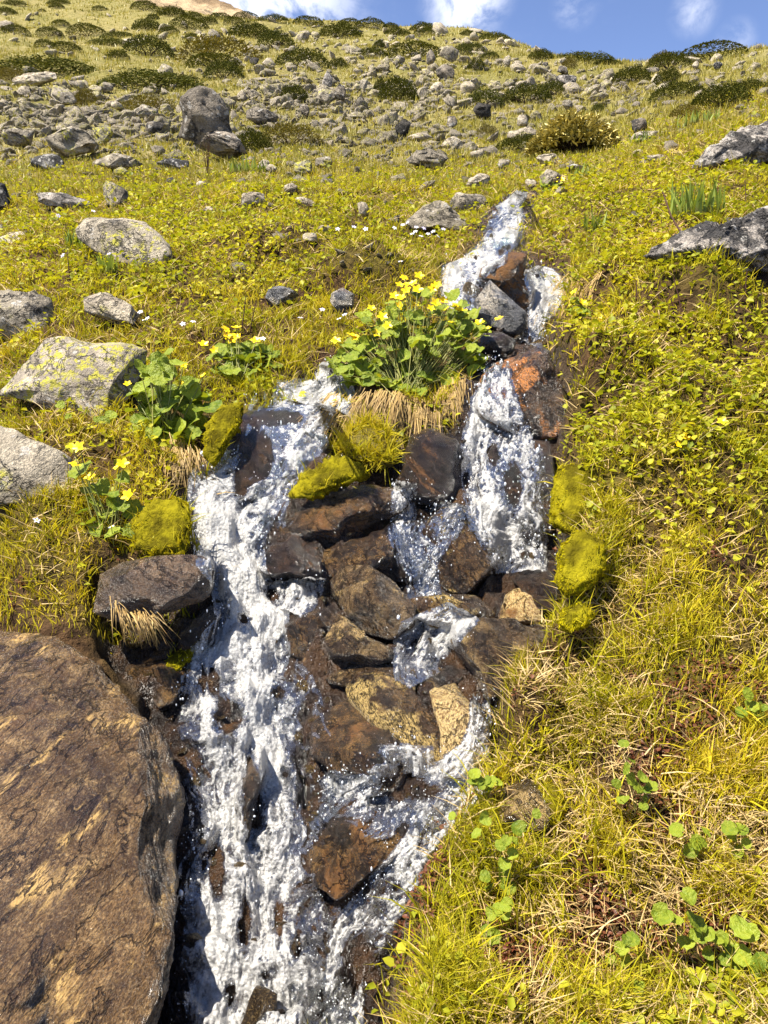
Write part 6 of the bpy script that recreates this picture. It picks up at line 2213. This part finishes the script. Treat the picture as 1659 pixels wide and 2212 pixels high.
for i, (b, lv, lb) in enumerate([
        ((1375, 1755), [(1345, 1640), (1352, 1690), (1362, 1705), (1385, 1700), (1398, 1720), (1378, 1735), (1392, 1745), (1408, 1728), (1330, 1715), (1345, 1745), (1388, 1768), (1362, 1668)], 'sprouting through grass beside the grass tussock'),
        ((1505, 1860), [(1500, 1838), (1520, 1832), (1490, 1850), (1515, 1855), (1462, 1810)], 'in an isolated bunch midway along the right bank'),
        ((1595, 1860), [(1592, 1800), (1600, 1818), (1580, 1830), (1610, 1840), (1590, 1880), (1598, 1895), (1575, 1822)], 'in an upright row near the dry soil patch'),
        ((1545, 2090), [(1430, 2005), (1420, 2015), (1480, 1975), (1495, 2000), (1505, 2025), (1520, 2040), (1540, 2065), (1528, 2075), (1498, 2045), (1560, 2050), (1595, 2030), (1610, 2045), (1582, 2075), (1562, 2095), (1595, 2095),
                        (1580, 2110), (1548, 2110), (1480, 2055), (1610, 2150), (1600, 2165), (1580, 2140), (1450, 2020)], 'forming the largest patch on bare dark soil'),
        ((1355, 2085), [(1350, 2060), (1362, 2055), (1340, 2075), (1318, 2092), (1345, 2100)], 'few and small on the muddy strip'),
        ((1385, 2180), [(1375, 2165), (1392, 2172), (1380, 2150)], 'tiny pair below the muddy strip'),
        ((1040, 1735), [(1030, 1705), (1050, 1700), (1062, 1712), (1020, 1720), (1040, 1722), (1055, 1728), (1072, 1722), (1025, 1698)], 'in a rosette overhanging the right branch of the stream'),
        ((1090, 1920), [(1030, 1825), (1048, 1800), (1095, 1838), (1080, 1850), (1120, 1820), (1110, 1845), (1090, 1880), (1085, 1900), (1095, 1935), (1105, 1870), (1045, 1925), (1055, 1935), (975, 1785), (1160, 1775)], 'scattered down the stream edge of the right bank'),
        ((1065, 2010), [(1060, 1995), (1075, 1985), (1085, 2000), (1050, 2080), (1060, 2090), (1095, 1990)], 'half hidden in tall grass low on the right bank'),
        ((1645, 2130), [(1645, 2105), (1655, 2120), (1640, 2130)], 'large pair at the end of the right bank'),
        ((1635, 1560), [(1620, 1545), (1645, 1540), (1632, 1560), (1650, 1575), (1615, 1530), (1600, 1560)], 'pale and crowded beside the bare soil hollow'),
        ((160, 930), [(150, 915), (185, 905), (210, 915), (240, 905), (95, 948), (130, 890), (230, 925)], 'small and scattered at the foot of the lichened slab')]):
    marigold(b, [(x, y, .5) for x, y in lv], [], lone + lb, leaf=[.020, .022, .022, .025, .019, .016, .020, .020, .020, .028, .022, .026][i], seed=40 + i, dsp=.012, lift=-.02, name='marigold_seedling')

# ------------------------------------------------------------------ small pale wildflowers, bright blade clumps, twigs
lil = [(307, 703), (316, 720), (322, 717), (375, 720), (420, 724), (398, 729), (570, 762), (852, 517), (877, 525), (899, 515), (909, 535), (924, 530), (957, 520), (857, 500), (897, 525), (870, 510), (915, 518), (935, 525),
       (730, 520), (765, 515), (790, 522), (697, 697), (745, 708), (733, 717), (650, 715), (865, 592), (87, 1158), (247, 1172), (890, 530), (880, 505), (905, 505), (945, 535), (130, 490), (205, 480), (140, 578), (240, 575)]
rs0 = random.Random(9)
for i, (x, y) in enumerate(lil):
    P = Vector(gh(x, y + 6))
    e = link('wildflower', None, label='tiny pale lilac wildflower on a thin stalk in the turf', cat='flower', group='pale lilac wildflowers in the left and middle meadow', loc=P)
    hgt = .03 + .01 * P.y
    s_ = .012 + .004 * P.y
    f = link('flower', rs0.choice(lil_meshes), parent=e, loc=(0, -.01, hgt))
    f.scale = (s_, s_, s_)
    orient(f, (rs0.gauss(0, .3), rs0.gauss(-.5, .3), .8), rs0.uniform(0, 6))
    add_stem(e, Vector((0, 0, -.02)), Vector((0, -.01, hgt)), .0012, 'stalk')


def blade_clump(x, y, hpx, wpx, seed, label, n=50):
    p = gh(x, y)
    s_ = px_size(p)
    me = pm('blade_clump', blades(n, hpx * s_, wpx * s_ * .5, .25, .010 + .0015 * p[1], seed, lean=.22, seg=4), M['ironleaf'])
    link('blade_clump', me, label=label, cat='grass', loc=p)


blade_clump(1505, 468, 72, 110, 1, 'tall bright green sword-leaf clump above the right outcrop', 90)
blade_clump(235, 588, 38, 36, 2, 'bright green blade clump against the tilted grey slab', 40)
blade_clump(170, 535, 36, 50, 3, 'bright green blades beside the thin pale flat stone', 40)
blade_clump(540, 372, 26, 90, 4, 'bright green blades below the squat boulder', 60)
blade_clump(1265, 385, 26, 60, 5, 'bluish green blades uphill of the stream head marigold', 40)
blade_clump(1285, 500, 40, 50, 6, 'green blades in the herbs right of the upper cascade', 36)
blade_clump(1510, 270, 26, 100, 7, 'grassy blades below the yellow leafy bush', 60)
blade_clump(1380, 310, 22, 50, 8, 'short green blades behind the pale broken slab', 36)


def twig(pts, label, r=.003, y_base=None, group=None, lean=0.0):
    b = pts[-1]
    P0 = gh(*b)
    d0 = P0[1] * cp_ + (P0[2] - EYE) * sp_
    W_ = [np.array(at_px(x, y, d0 + lean * i / max(1, len(pts) - 1))) for i, (x, y) in enumerate(reversed(pts))]
    W_[0] = W_[0] + np.array([0, 0, -.02])
    V, F = tube([w - P0 for w in W_], r, r * .45, 5)
    link('twig', make_mesh('twig', V, F, M['twig']), label=label, cat='twig', group=group, loc=P0)


twig([(1432, 415), (1449, 465), (1471, 502), (1515, 551), (1569, 594), (1624, 640), (1637, 667)], 'long arching reddish twig across the right outcrop', .006, lean=.5)
tl = 'short dark dead stem sticking up from the herbs'
tg = 'dead stems in the herbs'
for pts in ([(1610, 388), (1611, 425), (1612, 458)], [(1455, 600), (1466, 640), (1478, 684)], [(1376, 605), (1375, 635), (1371, 662)], [(1337, 625), (1342, 650), (1346, 672)], [(1443, 625), (1452, 655), (1458, 680)],
            [(531, 640), (527, 675), (520, 715)], [(400, 598), (410, 620), (421, 640)], [(350, 640), (372, 618), (396, 602)], [(145, 548), (148, 575), (151, 606)], [(552, 655), (545, 690), (536, 720)], [(1614, 585), (1611, 610), (1612, 640)],
            [(1275, 430), (1278, 450), (1282, 480)], [(1428, 468), (1430, 485), (1432, 502)], [(1345, 455), (1340, 475), (1335, 495)]):
    twig(pts, tl, .0035, group=tg)


def bare_bush(x, y, hpx, seed, label):
    p = gh(x, y)
    s_ = px_size(p)
    rs = np.random.RandomState(seed)
    e = link('bare_bush', None, label=label, cat='bush', loc=p)
    for k in range(9):
        H_ = hpx * s_ * rs.uniform(.6, 1)
        tx, ty = rs.normal(0, .22) * H_, rs.normal(0, .15) * H_
        parts = [tube([(0, 0, -.02), (tx * .4, ty * .4, H_ * .5), (tx, ty, H_)], .008 * hpx * s_, .003 * hpx * s_, 4)]
        for q in range(4):
            t = rs.uniform(.4, .9)
            b0 = np.array([tx * t, ty * t, H_ * t])
            parts.append(tube([b0, b0 + np.array([rs.normal(0, .12), rs.normal(0, .1), rs.uniform(.08, .2)]) * H_], .004 * hpx * s_, .002 * hpx * s_, 3 + 1))
        V, F = merge(parts)
        link('branch', make_mesh('branch', V, F, M['twig']), parent=e)


bare_bush(450, 382, 86, 1, 'thin leafless bush in front of the squat boulder')
bare_bush(665, 468, 60, 2, 'wispy leafless bush in the middle meadow')
bare_bush(770, 470, 45, 3, 'little leafless bush by the thin upright stone')
bare_bush(575, 440, 50, 4, 'leafless stems above the pale angular stone')
